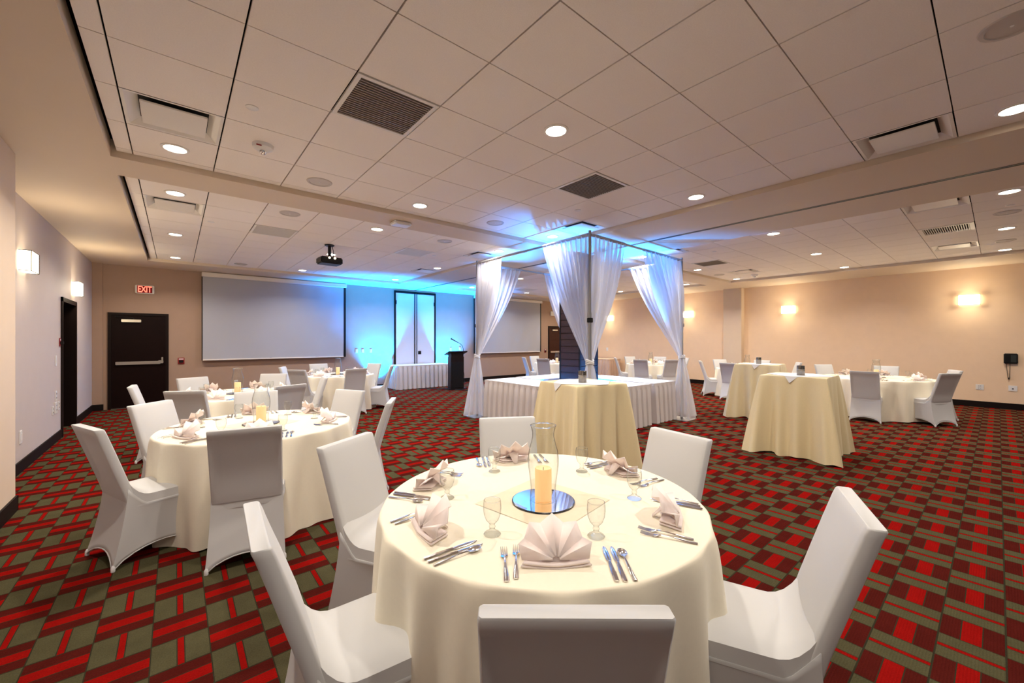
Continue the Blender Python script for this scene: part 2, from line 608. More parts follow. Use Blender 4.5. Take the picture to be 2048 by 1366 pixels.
# folding-wall pocket doors
x0, x1, zt = 5.48, 7.0, 3.17
bm = nb(x0, x0 + 0.055, YB - 0.03, YB + 0.02, 0, zt)
box(bm, x1 - 0.055, x1, YB - 0.03, YB + 0.02, 0, zt)
box(bm, x0 + 0.055, x1 - 0.055, YB - 0.03, YB + 0.02, zt - 0.075, zt)
d4 = struct('door_4', bm, 'door_frame')
obj('door_panel', nb(x0 + 0.055, 6.19, YB - 0.02, YB + 0.01, 0.01, zt - 0.075), 'panel_wall', d4)
obj('door_panel', nb(6.285, x1 - 0.055, YB - 0.02, YB + 0.01, 0.01, zt - 0.075), 'panel_wall', d4)
bm = nb(6.19, 6.215, YB - 0.045, YB + 0.01, 0.01, zt)
box(bm, 6.265, 6.285, YB - 0.045, YB + 0.01, 0.01, zt)
obj('meeting_trim', bm, 'door_frame', d4)
obj('center_strip', nb(6.215, 6.265, YB - 0.03, YB + 0.01, 0.01, zt - 0.04), 'panel_wall', d4)
obj('pull_plate', nb(6.33, 6.44, YB - 0.03, YB - 0.02, 1.06, 1.17), 'plastic_black', d4)
bm = nb(x0 + 0.05, x0 + 0.075, YB - 0.04, YB - 0.02, 2.72, 2.85)
box(bm, x1 - 0.075, x1 - 0.05, YB - 0.04, YB - 0.02, 2.72, 2.85)
obj('hinge', bm, 'door_frame', d4)


# ------------------------------------------------------------------ projection screens
def proj_screen(xa, xb, label):
    t = thing('projection_screen', label, 'screen', ((xa + xb) / 2, YB - 0.075, 1.05))
    h = (xb - xa) / 2
    b = nb(-h, h, -0.09, 0.05, 2.06, 2.165, bev=0.01)
    obj('housing', b, 'screen_case', t)
    rows = []
    for j in range(25):
        z = 2.10 * (1 - j / 24)
        row = []
        for i in range(61):
            x = -h + 0.02 + (2 * h - 0.10) * i / 60
            y = 0.006 * sin(x * 5.1 + z * 2.3) * (1 - z / 2.4) + 0.004 * sin(x * 11 - z * 4 + 1) * (1 - z / 2.6)
            row.append((x, y - 0.02, z))
        rows.append(row)
    b = bmesh.new(); grid(b, rows)
    obj('fabric', b, 'screen', t, smooth=True)
    b = nb(-h + 0.02, h - 0.08, -0.035, -0.01, -0.015, 0.02, bev=0.006)
    obj('bottom_bar', b, 'screen_case', t)
    obj('side_edge', nb(h - 0.075, h - 0.01, -0.012, 0.045, -0.01, 2.06), 'plastic_black', t)
    obj('side_edge', nb(-h + 0.0, -h + 0.018, -0.012, 0.045, -0.01, 2.06), 'plastic_black', t)
    return t


proj_screen(0.49, 3.94, 'wide pulled-down projection screen on the wall next to the exit door')
proj_screen(8.60, 12.06, 'pulled-down projection screen on the wall beyond the curtained canopy')


# ------------------------------------------------------------------ ceiling fittings
def put_supply():
    t = thing('supply_diffuser', '', 'ceiling vent')
    w = 0.30
    b = bmesh.new()
    for a in ((-w, -w, w, -w), (w, -w, w, w), (w, w, -w, w), (-w, w, -w, -w)):
        xa, ya, xb, yb = a
        k = 0.93
        v = [b.verts.new(p) for p in ((xa, ya, 0), (xb, yb, 0), (xb * k, yb * k, 0.0), (xa * k, ya * k, 0.0))]
        b.faces.new(v)
        v2 = [b.verts.new(p) for p in ((xa * k, ya * k, 0.0), (xb * k, yb * k, 0.0), (xb * 0.70, yb * 0.70, 0.05), (xa * 0.70, ya * 0.70, 0.05))]
        b.faces.new(v2)
    bmesh.ops.remove_doubles(b, verts=b.verts, dist=1e-4)
    obj('frame', b, 'white_metal', t)
    obj('neck', nb(-0.215, 0.215, -0.215, 0.215, 0.051, 0.06), 'black_void', t)
    obj('plaque', nb(-0.20, 0.20, -0.20, 0.20, -0.004, 0.008, bev=0.003), 'white_metal', t)
    return Proto(t)


def put_return(slatmat, name, pale):
    t = thing(name, '', 'ceiling vent')
    w = 0.298
    b = bmesh.new()
    box(b, -w, w, -w, -w + 0.03, -0.006, 0.012); box(b, -w, w, w - 0.03, w, -0.006, 0.012)
    box(b, -w, -w + 0.03, -w + 0.03, w - 0.03, -0.006, 0.012); box(b, w - 0.03, w, -w + 0.03, w - 0.03, -0.006, 0.012)
    obj('frame', b, 'white_metal', t)
    obj('plenum', nb(-w + 0.02, w - 0.02, -w + 0.02, w - 0.02, 0.018, 0.022), 'black_void' if not pale else 'white_metal', t)
    b = bmesh.new()
    n = 20
    for i in range(n):
        y = -w + 0.036 + (2 * w - 0.072) * i / (n - 1)
        box(b, -w + 0.03, w - 0.03, y - 0.0045, y + 0.0045, -0.003, 0.016)
    obj('louver', b, slatmat, t)
    return Proto(t)


VENT = {'supply': put_supply(), 'return': put_return('slat', 'return_grille', False), 'pale': put_return('white_metal', 'pale_return_grille', True), 'slot': None}
t = thing('slot_grille', '', 'ceiling vent')
b = bmesh.new(); w = 0.298
box(b, -w, w, -w, -w + 0.05, -0.006, 0.012); box(b, -w, w, w - 0.05, w, -0.006, 0.012)
box(b, -w, -w + 0.05, -w + 0.05, w - 0.05, -0.006, 0.012); box(b, w - 0.05, w, -w + 0.05, w - 0.05, -0.006, 0.012)
obj('frame', b, 'white_metal', t)
obj('plenum', nb(-0.26, 0.26, -0.26, 0.26, 0.018, 0.022), 'black_void', t)
b = bmesh.new()
for i in range(20):
    y = -0.238 + 0.476 * i / 19
    box(b, -0.248, 0.248, y - 0.0045, y + 0.0045, -0.003, 0.008)
obj('louver', b, 'white_metal', t)
VENT['slot'] = Proto(t)
VL = {'supply': 'white plaque diffuser, ', 'return': 'dark louvered grille, ', 'pale': 'pale grille, ', 'slot': 'black-and-white slatted grille, '}
for bi, kind, x, y in air_cells:
    VENT[kind].put((x, y, ZT), 0, VL[kind] + bay_pos(bi, x, y), 'air vents, ' + BAYNAME[bi])

# recessed downlights
t = thing('downlight', '', 'ceiling light')
b = bmesh.new(); lathe(b, [(0.082, -0.001), (0.105, -0.001), (0.105, -0.006), (0.084, -0.010), (0.080, -0.002)], 32)
obj('trim_ring', b, 'white_metal', t, True)
b = bmesh.new(); lathe(b, [(0.0, -0.006), (0.05, -0.006), (0.081, -0.003)], 32)
obj('lens', b, 'lamp_lens', t, True)
DL = Proto(t)
for bi, gx, gy in ((0, (-0.005, 2.433, 4.872), (-0.085, 2.353, 4.791)), (1, (-0.005, 2.433, 4.872), (6.245, 8.684, 11.122)),
                   (2, (7.525, 9.963, 12.30), (-0.085, 2.353, 4.77)), (3, (7.525, 9.963, 12.30), (6.245, 8.684, 11.122))):
    for x in gx:
        for y in gy:
            o = DL.put((x, y, ZT), 0, 'lit downlight, ' + bay_pos(bi, x, y), 'downlights, ' + BAYNAME[bi])
            light('downlight_lamp', 'AREA', DOWN_W, (1.0, 0.91, 0.80), o, (0, 0, -0.014), shape='DISK', size=0.14, spread=radians(140))

# ceiling speakers, sprinkler covers, detectors
t = thing('ceiling_speaker', '', 'speaker')
b = bmesh.new(); lathe(b, [(0.0, -0.006), (0.085, -0.006), (0.10, -0.004), (0.105, -0.010), (0.125, -0.008), (0.13, 0.0)], 36)
obj('baffle', b, 'speaker_grey', t, True)
b = bmesh.new(); lathe(b, [(0.0, -0.010), (0.008, -0.009), (0.009, -0.006)], 12)
obj('center_cap', b, 'plastic_white', t, True)
SP = Proto(t)
for x, y, bi in ((1.22, 4.79, 0), (3.66, 4.79, 0), (3.56, -0.05, 0), (1.21, 6.245, 1), (3.65, 6.245, 1), (1.15, 11.122, 1), (8.74, -0.08, 2), (11.18, -0.08, 2), (11.18, 4.77, 2)):
    SP.put((x, y, ZT), 0, 'round speaker, ' + bay_pos(bi, x, y), 'ceiling speakers, ' + BAYNAME[bi])
b = bmesh.new(); lathe(b, [(0.0, -0.008), (0.036, -0.008), (0.042, -0.004), (0.042, 0.001)], 20)
me = mesh_of(b, 'sprinkler_cover', 'plastic_white', True)
for x, y, bi in ((0.44, 3.58, 0), (4.15, 3.61, 0), (0.40, 7.43, 1), (4.10, 7.45, 1), (0.38, 11.05, 1), (8.16, 3.58, 2), (8.3, -0.1, 2)):
    o = obj('sprinkler_cover', me, None, loc=(x, y, ZT))
    tag(o, 'sprinkler cap, ' + bay_pos(bi, x, y), 'sprinkler', 'sprinkler caps, ' + BAYNAME[bi])
for x, y, lab in ((0.60, 4.21, 'round white alarm strobe on the ceiling near the pale wall'), (11.86, 4.15, 'round white detector on the ceiling before the tan wall')):
    t = thing('ceiling_detector', lab, 'alarm', (x, y, ZT))
    b = bmesh.new(); lathe(b, [(0.0, -0.055), (0.045, -0.055), (0.062, -0.042), (0.080, -0.03), (0.084, 0.0)], 28)
    obj('body', b, 'plastic_white', t, True)
    b = bmesh.new(); lathe(b, [(0.0, -0.085), (0.016, -0.082), (0.028, -0.068), (0.030, -0.05)], 16)
    obj('lens', b, 'chrome', t, True)
    b = nb(-0.06, -0.02, -0.076, -0.070, -0.040, -0.030)
    obj('mark', b, 'plastic_red', t)
t = thing('motion_sensor', 'white box sensor fixed under the ceiling beam above the projector side', 'sensor', (2.48, 5.47, ZS))
obj('body', nb(-0.13, 0.13, -0.09, 0.09, -0.05, 0.0, bev=0.015), 'plastic_white', t)
obj('window', nb(-0.09, 0.09, -0.093, -0.085, -0.045, -0.018), 'screen_case', t)

# projector
t = thing('ceiling_projector', 'black projector hanging from the ceiling before the wide screen', 'projector', (2.17, 7.85, ZT), radians(3))
b = bmesh.new(); lathe(b, [(0.0, -0.02), (0.08, -0.02), (0.085, 0.0)], 24)
obj('ceiling_plate', b, 'plastic_black', t, True)
b = bmesh.new(); tube(b, [(0, 0, -0.01), (0, 0, -0.24)], 0.028, 14)
obj('drop_pole', b, 'plastic_black', t, True)
b = bmesh.new(); tube(b, [(0.04, -0.02, -0.02), (0.06, -0.03, -0.12), (0.05, -0.05, -0.24)], 0.006, 8)
obj('cable', b, 'plastic_black', t, True)
obj('body', nb(-0.19, 0.19, -0.15, 0.15, -0.36, -0.24, bev=0.02), 'plastic_black', t)
b = nb(-0.12, 0.12, -0.06, 0.06, -0.24, -0.225); obj('bracket', b, 'plastic_black', t)
b = bmesh.new(); lathe(b, [(0.0, 0.0), (0.045, 0.0), (0.05, 0.03), (0.04, 0.04)], 20)
for v in b.verts:
    v.co = Vector((v.co.x + 0.07, v.co.z + 0.14, v.co.y - 0.30))
obj('lens', b, 'chrome', t, True)
b = bmesh.new()
for sx in (-0.05, 0.045):
    bmesh.ops.create_uvsphere(b, u_segments=12, v_segments=8, radius=0.018, matrix=Matrix.Translation((sx, -0.152, -0.262)))
obj('status_lamp', b, 'projector_led', t, True)

# ------------------------------------------------------------------ wall fittings
t = thing('wall_sconce', '', 'wall lamp')           # local: wall behind at +y
b = nb(-0.17, 0.17, -0.105, -0.012, -0.115, 0.115)
obj('shade', b, 'sconce_glass', t)
b = nb(-0.06, 0.06, -0.03, 0.0, -0.07, 0.07)
obj('backplate', b, 'steel', t)
b = bmesh.new()
for sx in (-0.172, 0.172):
    for sz in (-0.117, 0.117):
        tube(b, [(sx, -0.108, sz), (sx, -0.01, sz)], 0.004, 6)
    tube(b, [(sx, -0.108, -0.117), (sx, -0.108, 0.117)], 0.004, 6)
for sz in (-0.117, 0.117):
    tube(b, [(-0.172, -0.108, sz), (0.172, -0.108, sz)], 0.004, 6)
obj('frame', b, 'door_frame', t)
SC = Proto(t)
for x, y, z, rz, lab in ((XL, 7.37, 2.47, pi / 2, 'lit box sconce on the pale wall beyond the pilaster'),
                         (XL, 10.48, 2.45, pi / 2, 'lit box sconce on the pale wall above the doorway'),
                         (XR, 0.43, 2.48, -pi / 2, 'lit box sconce on the tan wall nearest the wall phone'),
                         (XR, 4.05, 2.46, -pi / 2, 'lit box sconce on the tan wall next to the pilaster, phone side'),
                         (XR, 7.15, 2.47, -pi / 2, 'lit box sconce on the tan wall beyond the pilaster'),
                         (XR, 10.6, 2.47, -pi / 2, 'lit box sconce on the tan wall above the skirted buffet')):
    o = SC.put((x, y, z), rz, lab)
    light('sconce_lamp', 'POINT', SCONCE_W, (1.0, 0.85, 0.60), o, (0, -0.17, 0), shadow_soft_size=0.1)

t = thing('exit_sign', 'lit red EXIT sign on the wall above the dark exit door', 'sign', (-0.55, YB, 2.71))
obj('housing', nb(-0.165, 0.165, -0.05, 0.0, -0.095, 0.095, bev=0.012), 'white_metal', t)
obj('face', nb(-0.13, 0.13, -0.054, -0.048, -0.08, 0.08), 'exit_panel', t)
cu = bpy.data.curves.new('exit_letters', 'FONT'); cu.body = 'EXIT'; cu.align_x = 'CENTER'; cu.align_y = 'CENTER'; cu.size = 0.165; cu.extrude = 0.002; cu.offset = 0.003; cu.space_character = 0.95
co = bpy.data.objects.new('tmp', cu); C.objects.link(co)
bpy.context.view_layer.update()
me = bpy.data.meshes.new_from_object(co.evaluated_get(bpy.context.evaluated_depsgraph_get()))
bpy.data.objects.remove(co)
me.materials.clear(); me.materials.append(M['exit_red'])
o = obj('letters', me, None, t, loc=(0, -0.056, -0.004)); o.rotation_euler = (pi / 2, 0, 0); o.scale = (0.74, 1.18, 1)
o['label'] = 'red glowing EXIT letters'

t2 = thing('exit_sign', 'unlit pale sign box above the far brown exit door', 'sign', (12.85, YB, 2.71))
obj('housing', nb(-0.165, 0.165, -0.05, 0.0, -0.095, 0.095, bev=0.012), 'white_metal', t2)
obj('face', nb(-0.14, 0.14, -0.053, -0.048, -0.08, 0.08), 'screen_case', t2)


def plate(loc, rz, w, h, lab, kind='switch', cat='switch', name='wall_switch', mat='plastic_white'):
    t = thing(name, lab, cat, loc, rz)
    obj('plate', nb(-w / 2, w / 2, -0.010, 0.0, -h / 2, h / 2, bev=0.003), mat, t)
    if kind == 'switch':
        obj('rocker', nb(-w * 0.22, w * 0.22, -0.015, -0.009, -h * 0.28, h * 0.28, bev=0.002), mat, t)
    elif kind == 'outlet':
        b = nb(-w * 0.26, w * 0.26, -0.013, -0.009, 0.008, h * 0.38, bev=0.002)
        box(b, -w * 0.26, w * 0.26, -0.013, -0.009, -h * 0.38, -0.008, bev=0.002)
        obj('sockets', b, 'plastic_white', t)
        b = bmesh.new()
        for z in (h * 0.2, -h * 0.2):
            for x in (-w * 0.11, w * 0.11):
                box(b, x - 0.003, x + 0.003, -0.0145, -0.012, z - 0.008, z + 0.008)
        obj('slots', b, 'plastic_black', t)
    elif kind == 'pull':
        obj('handle', nb(-w * 0.34, w * 0.34, -0.045, -0.009, -h * 0.25, h * 0.12, bev=0.006), 'plastic_black', t)
        obj('lettering_strip', nb(-w * 0.36, w * 0.36, -0.012, -0.009, h * 0.22, h * 0.36), 'plastic_white', t)
    elif kind == 'jack':
        obj('jack', nb(-0.012, 0.012, -0.013, -0.009, -0.02, 0.004), 'plastic_black', t)
    return t


L90, R90 = pi / 2, -pi / 2
plate((XL, 9.40, 1.51), L90, 0.085, 0.13, 'red fire alarm device beside the dark doorway on the pale wall', 'pull', 'alarm', 'fire_alarm', 'plastic_red')
plate((XL, 9.12, 1.23), L90, 0.075, 0.16, 'white light switch on the pale wall beside the doorway')
plate((XL, 9.12, 0.70), L90, 0.08, 0.15, 'white socket, topmost of the cluster low on the pale wall', 'outlet', 'outlet', 'wall_outlet')
plate((XL, 9.12, 0.52), L90, 0.14, 0.17, 'wide white socket, middle of the cluster low on the pale wall', 'outlet', 'outlet', 'wall_outlet')
plate((XL, 8.92, 0.50), L90, 0.075, 0.13, 'white socket, cluster low on the pale wall, pilaster side', 'outlet', 'outlet', 'wall_outlet')
plate((XL, 9.30, 0.53), L90, 0.075, 0.13, 'white socket, cluster low on the pale wall, doorway side', 'outlet', 'outlet', 'wall_outlet')
plate((XL, 7.31, 0.41), L90, 0.09, 0.15, 'white double switch plate low on the pale wall near the pilaster', 'switch', 'switch')
plate((0.10, YB, 1.04), 0, 0.125, 0.155, 'red fire alarm pull station between the exit door and the wide screen', 'pull', 'alarm', 'fire_alarm', 'plastic_red')
plate((12.38, YB, 1.07), 0, 0.11, 0.15, 'red fire alarm pull station beside the far brown exit door', 'pull', 'alarm', 'fire_alarm', 'plastic_red')
plate((1.20, YB, 0.45), 0, 0.08, 0.12, 'white outlet under the wide projection screen', 'outlet', 'outlet', 'wall_outlet')
for xx, lab in ((4.28, 'screen side'), (4.47, 'middle one'), (4.72, 'folding door side')):
    plate((xx, YB, 1.20), 0, 0.075, 0.12, 'white switch in the row of three on the blue-lit wall, ' + lab)
plate((7.62, YB, 1.20), 0, 0.075, 0.12, 'white switch behind the microphone on the blue-lit wall')
plate((8.0, YB, 1.22), 0, 0.075, 0.12, 'white switch on the back wall between lectern and curtain')
o_ = plate((8.02, YB, 0.47), 0, 0.08, 0.12, 'white outlet with a black plug low behind the lectern', 'outlet', 'outlet', 'wall_outlet')
plate((XR, 0.27, 0.46), R90, 0.125, 0.125, 'white double outlet low on the tan wall', 'outlet', 'outlet', 'wall_outlet')
plate((XR, -0.21, 0.47), R90, 0.125, 0.125, 'white jack plate low on the tan wall under the phone', 'jack', 'outlet', 'wall_jack')
plate((XR, 10.75, 1.15), R90, 0.1, 0.14, 'white switch on the tan wall above the skirted buffet')
# plug and cable
t = thing('power_cord', 'thin black cord hanging from the outlet behind the lectern', 'cord', (8.02, YB, 0))
b = bmesh.new(); tube(b, [(0.0, -0.03, 0.445), (0.05, -0.05, 0.44), (0.13, -0.05, 0.36), (0.16, -0.04, 0.22), (0.16, -0.05, 0.03), (0.10, -0.2, 0.008), (-0.4, -0.5, 0.008), (-1.05, -1.45, 0.008)], 0.006, 8)
obj('cable', b, 'plastic_black', t, True)
obj('plug', nb(-0.02, 0.02, -0.045, -0.012, 0.425, 0.465, bev=0.005), 'plastic_black', t)
# wall phone
t = thing('wall_phone', 'black wall telephone with a hanging coiled cord on the tan wall', 'telephone', (XR, -0.18, 1.02), R90)
obj('base', nb(-0.10, 0.10, -0.06, 0.0, 0.0, 0.225, bev=0.012), 'plastic_black', t)
b = nb(-0.095, -0.035, -0.10, -0.055, 0.005, 0.22, bev=0.015)
obj('handset', b, 'plastic_black', t)
b = nb(0.0, 0.08, -0.066, -0.058, 0.03, 0.19, bev=0.003); obj('keypad', b, 'track', t)
b = bmesh.new()
pts = []
for k in range(90):
    a = k / 89
    x = -0.065 + 0.06 * sin(pi * a) * 0.2 + (0.055 * a)
    z = 0.01 - 0.36 * sin(pi * a)
    pts.append((x + 0.009 * cos(k * 2.2), -0.035 + 0.009 * sin(k * 2.2), z))
tube(b, pts, 0.0045, 6)
obj('coiled_cord', b, 'plastic_black', t, True)

# ------------------------------------------------------------------ dark plank-clad column
cx0, cx1, cy0, cy1 = 5.95, 6.50, 5.12, 5.66
t = thing('wood_column', 'dark plank-clad square column inside the curtained canopy', 'column', ((cx0 + cx1) / 2, (cy0 + cy1) / 2, 0))
hx, hy = (cx1 - cx0) / 2, (cy1 - cy0) / 2
obj('core', nb(-hx + 0.02, hx - 0.02, -hy + 0.02, hy - 0.02, 0, ZS), 'col_trim', t)
b = bmesh.new()
for sx in (-1, 1):
    for sy in (-1, 1):
        xa, xb = sorted((sx * hx, sx * (hx - 0.035))); ya, yb = sorted((sy * hy, sy * (hy - 0.035)))
        box(b, xa, xb, ya, yb, 0, ZS)
obj('corner_trim', b, 'col_trim', t)
NP = 25
ph = ZS / NP
mA = mesh_of(nb(-0.018, 0, -hy + 0.035, hy - 0.035, 0.004, ph - 0.004, bev=0.002), 'plank', 'plank')
mB = mesh_of(nb(-hx + 0.035, hx - 0.035, -0.018, 0, 0.004, ph - 0.004, bev=0.002), 'plank', 'plank')
for k in range(NP):
    obj('plank', mA, None, t, loc=(-hx + 0.022, 0, k * ph))
    obj('plank', mA, None, t, loc=(hx - 0.004, 0, k * ph))
    obj('plank', mB, None, t, loc=(0, -hy + 0.022, k * ph))
    obj('plank', mB, None, t, loc=(0, hy - 0.004, k * ph))


# ------------------------------------------------------------------ LED uplights
def uplight(x, y, lab, grp, watts, color, tx, ty, size, blend=0.6):
    t = thing('led_uplight', lab, 'uplight', (x, y, 0), 0, grp)
    b = bmesh.new(); lathe(b, [(0.0, 0.0), (0.09, 0.0), (0.095, 0.03), (0.085, 0.11), (0.075, 0.12), (0.06, 0.105), (0.0, 0.10)], 20)
    obj('housing', b, 'plastic_black', t, True)
    b = bmesh.new(); lathe(b, [(0.0, 0.108), (0.058, 0.108), (0.06, 0.106)], 20)
    obj('lens', b, 'led_blue', t, True)
    d = Vector((tx - x, ty - y, ZS)).normalized()
    q = d.to_track_quat('-Z', 'Y').to_euler()
    light('uplight_lamp', 'SPOT', watts, color, t, (0, 0, 0.14), q, spot_size=size, spot_blend=blend, shadow_soft_size=0.05)


BLUE = (0.0, 0.25, 1.0)
uplight(4.95, 12.36, 'blue LED uplight on the floor at the folding door, screen side', 'wall uplights', BLUE_WALL_W, BLUE, 5.0, 12.62, radians(92), 1.0)
uplight(7.42, 12.36, 'blue LED uplight on the floor behind the lectern', 'wall uplights', BLUE_WALL_W, BLUE, 7.36, 12.62, radians(92), 1.0)
for x, y, tx, ty, sd, sz in ((5.72, 5.78, 4.3, 6.6, 'lectern', 60), (6.28, 4.98, 6.0, 4.1, 'highboy', 84), (6.615, 5.4, 7.6, 5.0, 'tan wall', 84)):
    uplight(x, y, 'blue LED uplight on the floor against the dark column, ' + sd + ' side', 'column uplights', BLUE_COL_W, (0.0, 0.25, 1.0), tx, ty, radians(sz), 0.9)


# ------------------------------------------------------------------ skirted tables
def skirted(name, lab, x0, x1, y0, y1, z, group=None, skirt='linen_skirt', top='linen_white', pleat=0.15):
    t = thing(name, lab, 'table', ((x0 + x1) / 2, (y0 + y1) / 2, 0), 0, group)
    hx, hy = (x1 - x0) / 2, (y1 - y0) / 2
    b = nb(-hx, hx, -hy, hy, z - 0.03, z, bev=0.006)
    obj('top_cloth', b, top, t)
    per = [(-hx, -hy), (hx, -hy), (hx, hy), (-hx, hy), (-hx, -hy)]
    pts = []
    for (ax, ay), (bx, by) in zip(per[:-1], per[1:]):
        ln = hypot(bx - ax, by - ay)
        n = max(3, round(ln / pleat))
        nx, ny = (by - ay) / ln, -(bx - ax) / ln
        for k in range(n):
            for fr, off in ((0.0, -0.006), (0.10, 0.022), (0.60, 0.026), (0.74, 0.006), (0.90, -0.010)):
                tt = (k + fr + random.uniform(-0.02, 0.02)) / n
                pts.append((ax + (bx - ax) * tt, ay + (by - ay) * tt, nx, ny, off * random.uniform(0.8, 1.25)))
    rows = []
    for s in (0.0, 0.06, 0.12, 0.35, 0.65, 1.0):
        amp = 0.25 if s < 0.1 else 0.7 + 0.9 * s
        zz = (z - 0.004) * (1 - s) + 0.012 * s
        rows.append([(px + nx * (0.004 + off * amp + 0.02 * s), py + ny * (0.004 + off * amp + 0.02 * s), zz) for px, py, nx, ny, off in pts])
    b = bmesh.new(); grid(b, rows, closed=True)
    obj('skirt', b, skirt, t, smooth=30)
    e = 0.009
    b = bmesh.new()
    for a in ((-hx - e, hx + e, -hy - e, -hy + 0.001), (-hx - e, hx + e, hy - 0.001, hy + e), (-hx - e, -hx + 0.001, -hy, hy), (hx - 0.001, hx + e, -hy, hy)):
        box(b, *a, z - 0.055, z - 0.002)
    obj('skirt_band', b, skirt, t)
    return t


RG = 'skirted tables around the column'
skirted('skirted_table', 'white topped skirted table along the canopy edge toward the screen and lectern', 4.80, 5.56, 4.90, 6.62, 0.745, RG)
skirted('skirted_table', 'white topped skirted table behind the highboy at the canopy', 4.80, 6.66, 4.05, 4.80, 0.745, RG)
skirted('skirted_table', 'white topped skirted table at the canopy edge toward the tan wall', 6.76, 7.52, 4.05, 5.83, 0.745, RG)
skirted('skirted_table', 'white topped skirted table behind the dark column inside the canopy', 5.67, 7.52, 5.94, 6.68, 0.745, RG)
skirted('skirted_table', 'white topped skirted table against the folding doors beside the lectern', 5.28, 7.12, 11.80, 12.54, 0.745)
skirted('buffet_table', 'tan skirted buffet table against the tan wall', 13.36, 14.14, 10.0, 11.85, 0.77, None, 'linen_tan_skirt', 'linen_topper')

# ------------------------------------------------------------------ pipe-and-drape canopy
POST = {'front': (4.67, 3.83), 'left': (4.70, 6.76), 'right': (7.60, 3.95), 'back': (7.62, 6.82)}
t = thing('canopy_frame', 'grey metal pipe frame of the curtained canopy around the column', 'frame', (6.15, 5.3, 0))
for k, (x, y) in POST.items():
    x -= 6.15; y -= 5.3
    b = bmesh.new(); tube(b, [(x, y, 0.01), (x, y, 1.95)], 0.026, 14)
    obj('lower_post', b, 'pipe', t, True)
    b = bmesh.new(); tube(b, [(x, y, 1.90), (x, y, 3.15)], 0.021, 14)
    obj('upper_post', b, 'pipe', t, True)
    obj('collar', nb(x - 0.034, x + 0.034, y - 0.034, y + 0.034, 1.80, 1.87, bev=0.006), 'plastic_black', t)
    obj('base_plate', nb(x - 0.2, x + 0.2, y - 0.2, y + 0.2, 0.0, 0.012), 'pipe', t)
for a, c in (('front', 'left'), ('front', 'right'), ('left', 'back'), ('right', 'back')):
    A, B = POST[a], POST[c]
    b = bmesh.new(); tube(b, [(A[0] - 6.15, A[1] - 5.3, 3.095), (B[0] - 6.15, B[1] - 5.3, 3.095)], 0.018, 12)
    obj('crossbar', b, 'pipe', t, True)


def drape(name, lab, post, dirs, zg=1.22, tail_dir=(0, 0)):
    px, py = POST[post]
    t = thing('sheer_drape', lab, 'curtain', (px, py, 0), 0, 'sheer drapes on the canopy posts')
    for di, (other, ln, nf, seed) in enumerate(dirs):
        ox, oy = POST[other]
        d = Vector((ox - px, oy - py, 0)); d.normalize()
        nrm = Vector((-d.y, d.x, 0))
        rnd = random.Random(seed)
        ph = [rnd.uniform(0, 2 * pi) for _ in range(4)]
        NI, NJ = 120, 26
        rows = []
        for j in range(NJ + 1):
            s = j / NJ
            f = s ** 1.18
            row = []
            for i in range(NI + 1):
                tt = i / NI
                top = d * (0.03 + (ln - 0.03) * tt)
                amp = 0.018 + 0.042 * sin(pi * min(1, s * 1.15)) * 1.0
                fold = sin(2 * pi * nf * tt + ph[0] + 0.5 * sin(5 * tt + ph[1])) + 0.6 * sin(2 * pi * nf * 2.3 * tt + ph[2])
                gat = d * (0.012 + 0.05 * tt) + nrm * 0.02 * sin(2 * pi * 3 * tt + ph[3])
                p = top.lerp(gat, f) + nrm * (amp * fold * (1 - 0.75 * s ** 3))
                sag = 0.05 * tt * sin(pi * s)
                row.append((p.x, p.y, 3.112 + (zg - 3.112) * s - sag * 0.2))
            rows.append(row)
        b = bmesh.new(); grid(b, rows)
        obj('panel', b, 'sheer', t, smooth=60)
        b = bmesh.new()
        tube(b, [(d.x * 0.02, d.y * 0.02, 3.095), (d.x * ln, d.y * ln, 3.095)], 0.026, 10)
        obj('rod_pocket', b, 'sheer', t, True)
    # tail below the tie
    rows = []
    NI, NJ = 110, 22
    rnd = random.Random(len(lab))
    p1, p2, p3 = (rnd.uniform(0, 6) for _ in range(3))
    for j in range(NJ + 1):
        s = j / NJ
        R = 0.045 + 0.15 * s ** 0.75
        row = []
        for i in range(NI):
            a = 2 * pi * i / NI
            rr = R * (1 + (0.06 + 0.20 * s) * sin(9 * a + p1 + 0.7 * sin(2 * a)) + 0.10 * s * sin(4 * a + p2))
            z = zg * (1 - s) + 0.02 * s + 0.06 * s * (0.5 + 0.5 * sin(3 * a + p3))
            row.append((rr * cos(a) * 0.95 + tail_dir[0] * s, rr * sin(a) * 0.95 + tail_dir[1] * s, z))
        rows.append(row)
    b = bmesh.new(); grid(b, rows, closed=True)
    obj('tail', b, 'sheer', t, smooth=60)
    b = bmesh.new()
    for k in range(3):
        tube(b, [(0.052 * cos(a), 0.052 * sin(a), zg - 0.025 + 0.022 * k + 0.012 * sin(a * 2 + k)) for a in [2 * pi * i / 20 for i in range(20)]], 0.014, 8, closed=True)
    obj('tie_band', b, 'linen_white', t, True)


drape('d', 'sheer white drape tied on the canopy post behind the nearest highboy', 'front', (('left', 0.99, 9, 1), ('right', 0.92, 8, 2)))
drape('d', 'sheer white drape tied on the canopy post toward the lectern', 'left', (('front', 0.78, 7, 3), ('back', 1.22, 9, 4)), tail_dir=(-0.03, 0.02))
drape('d', 'sheer white drape tied on the canopy post toward the tan wall', 'right', (('front', 1.42, 10, 5), ('back', 1.20, 9, 6)), tail_dir=(0.06, -0.02))
drape('d', 'sheer white drape tied on the canopy post behind the dark column', 'back', (('left', 1.0, 8, 7), ('right', 1.0, 8, 8)))

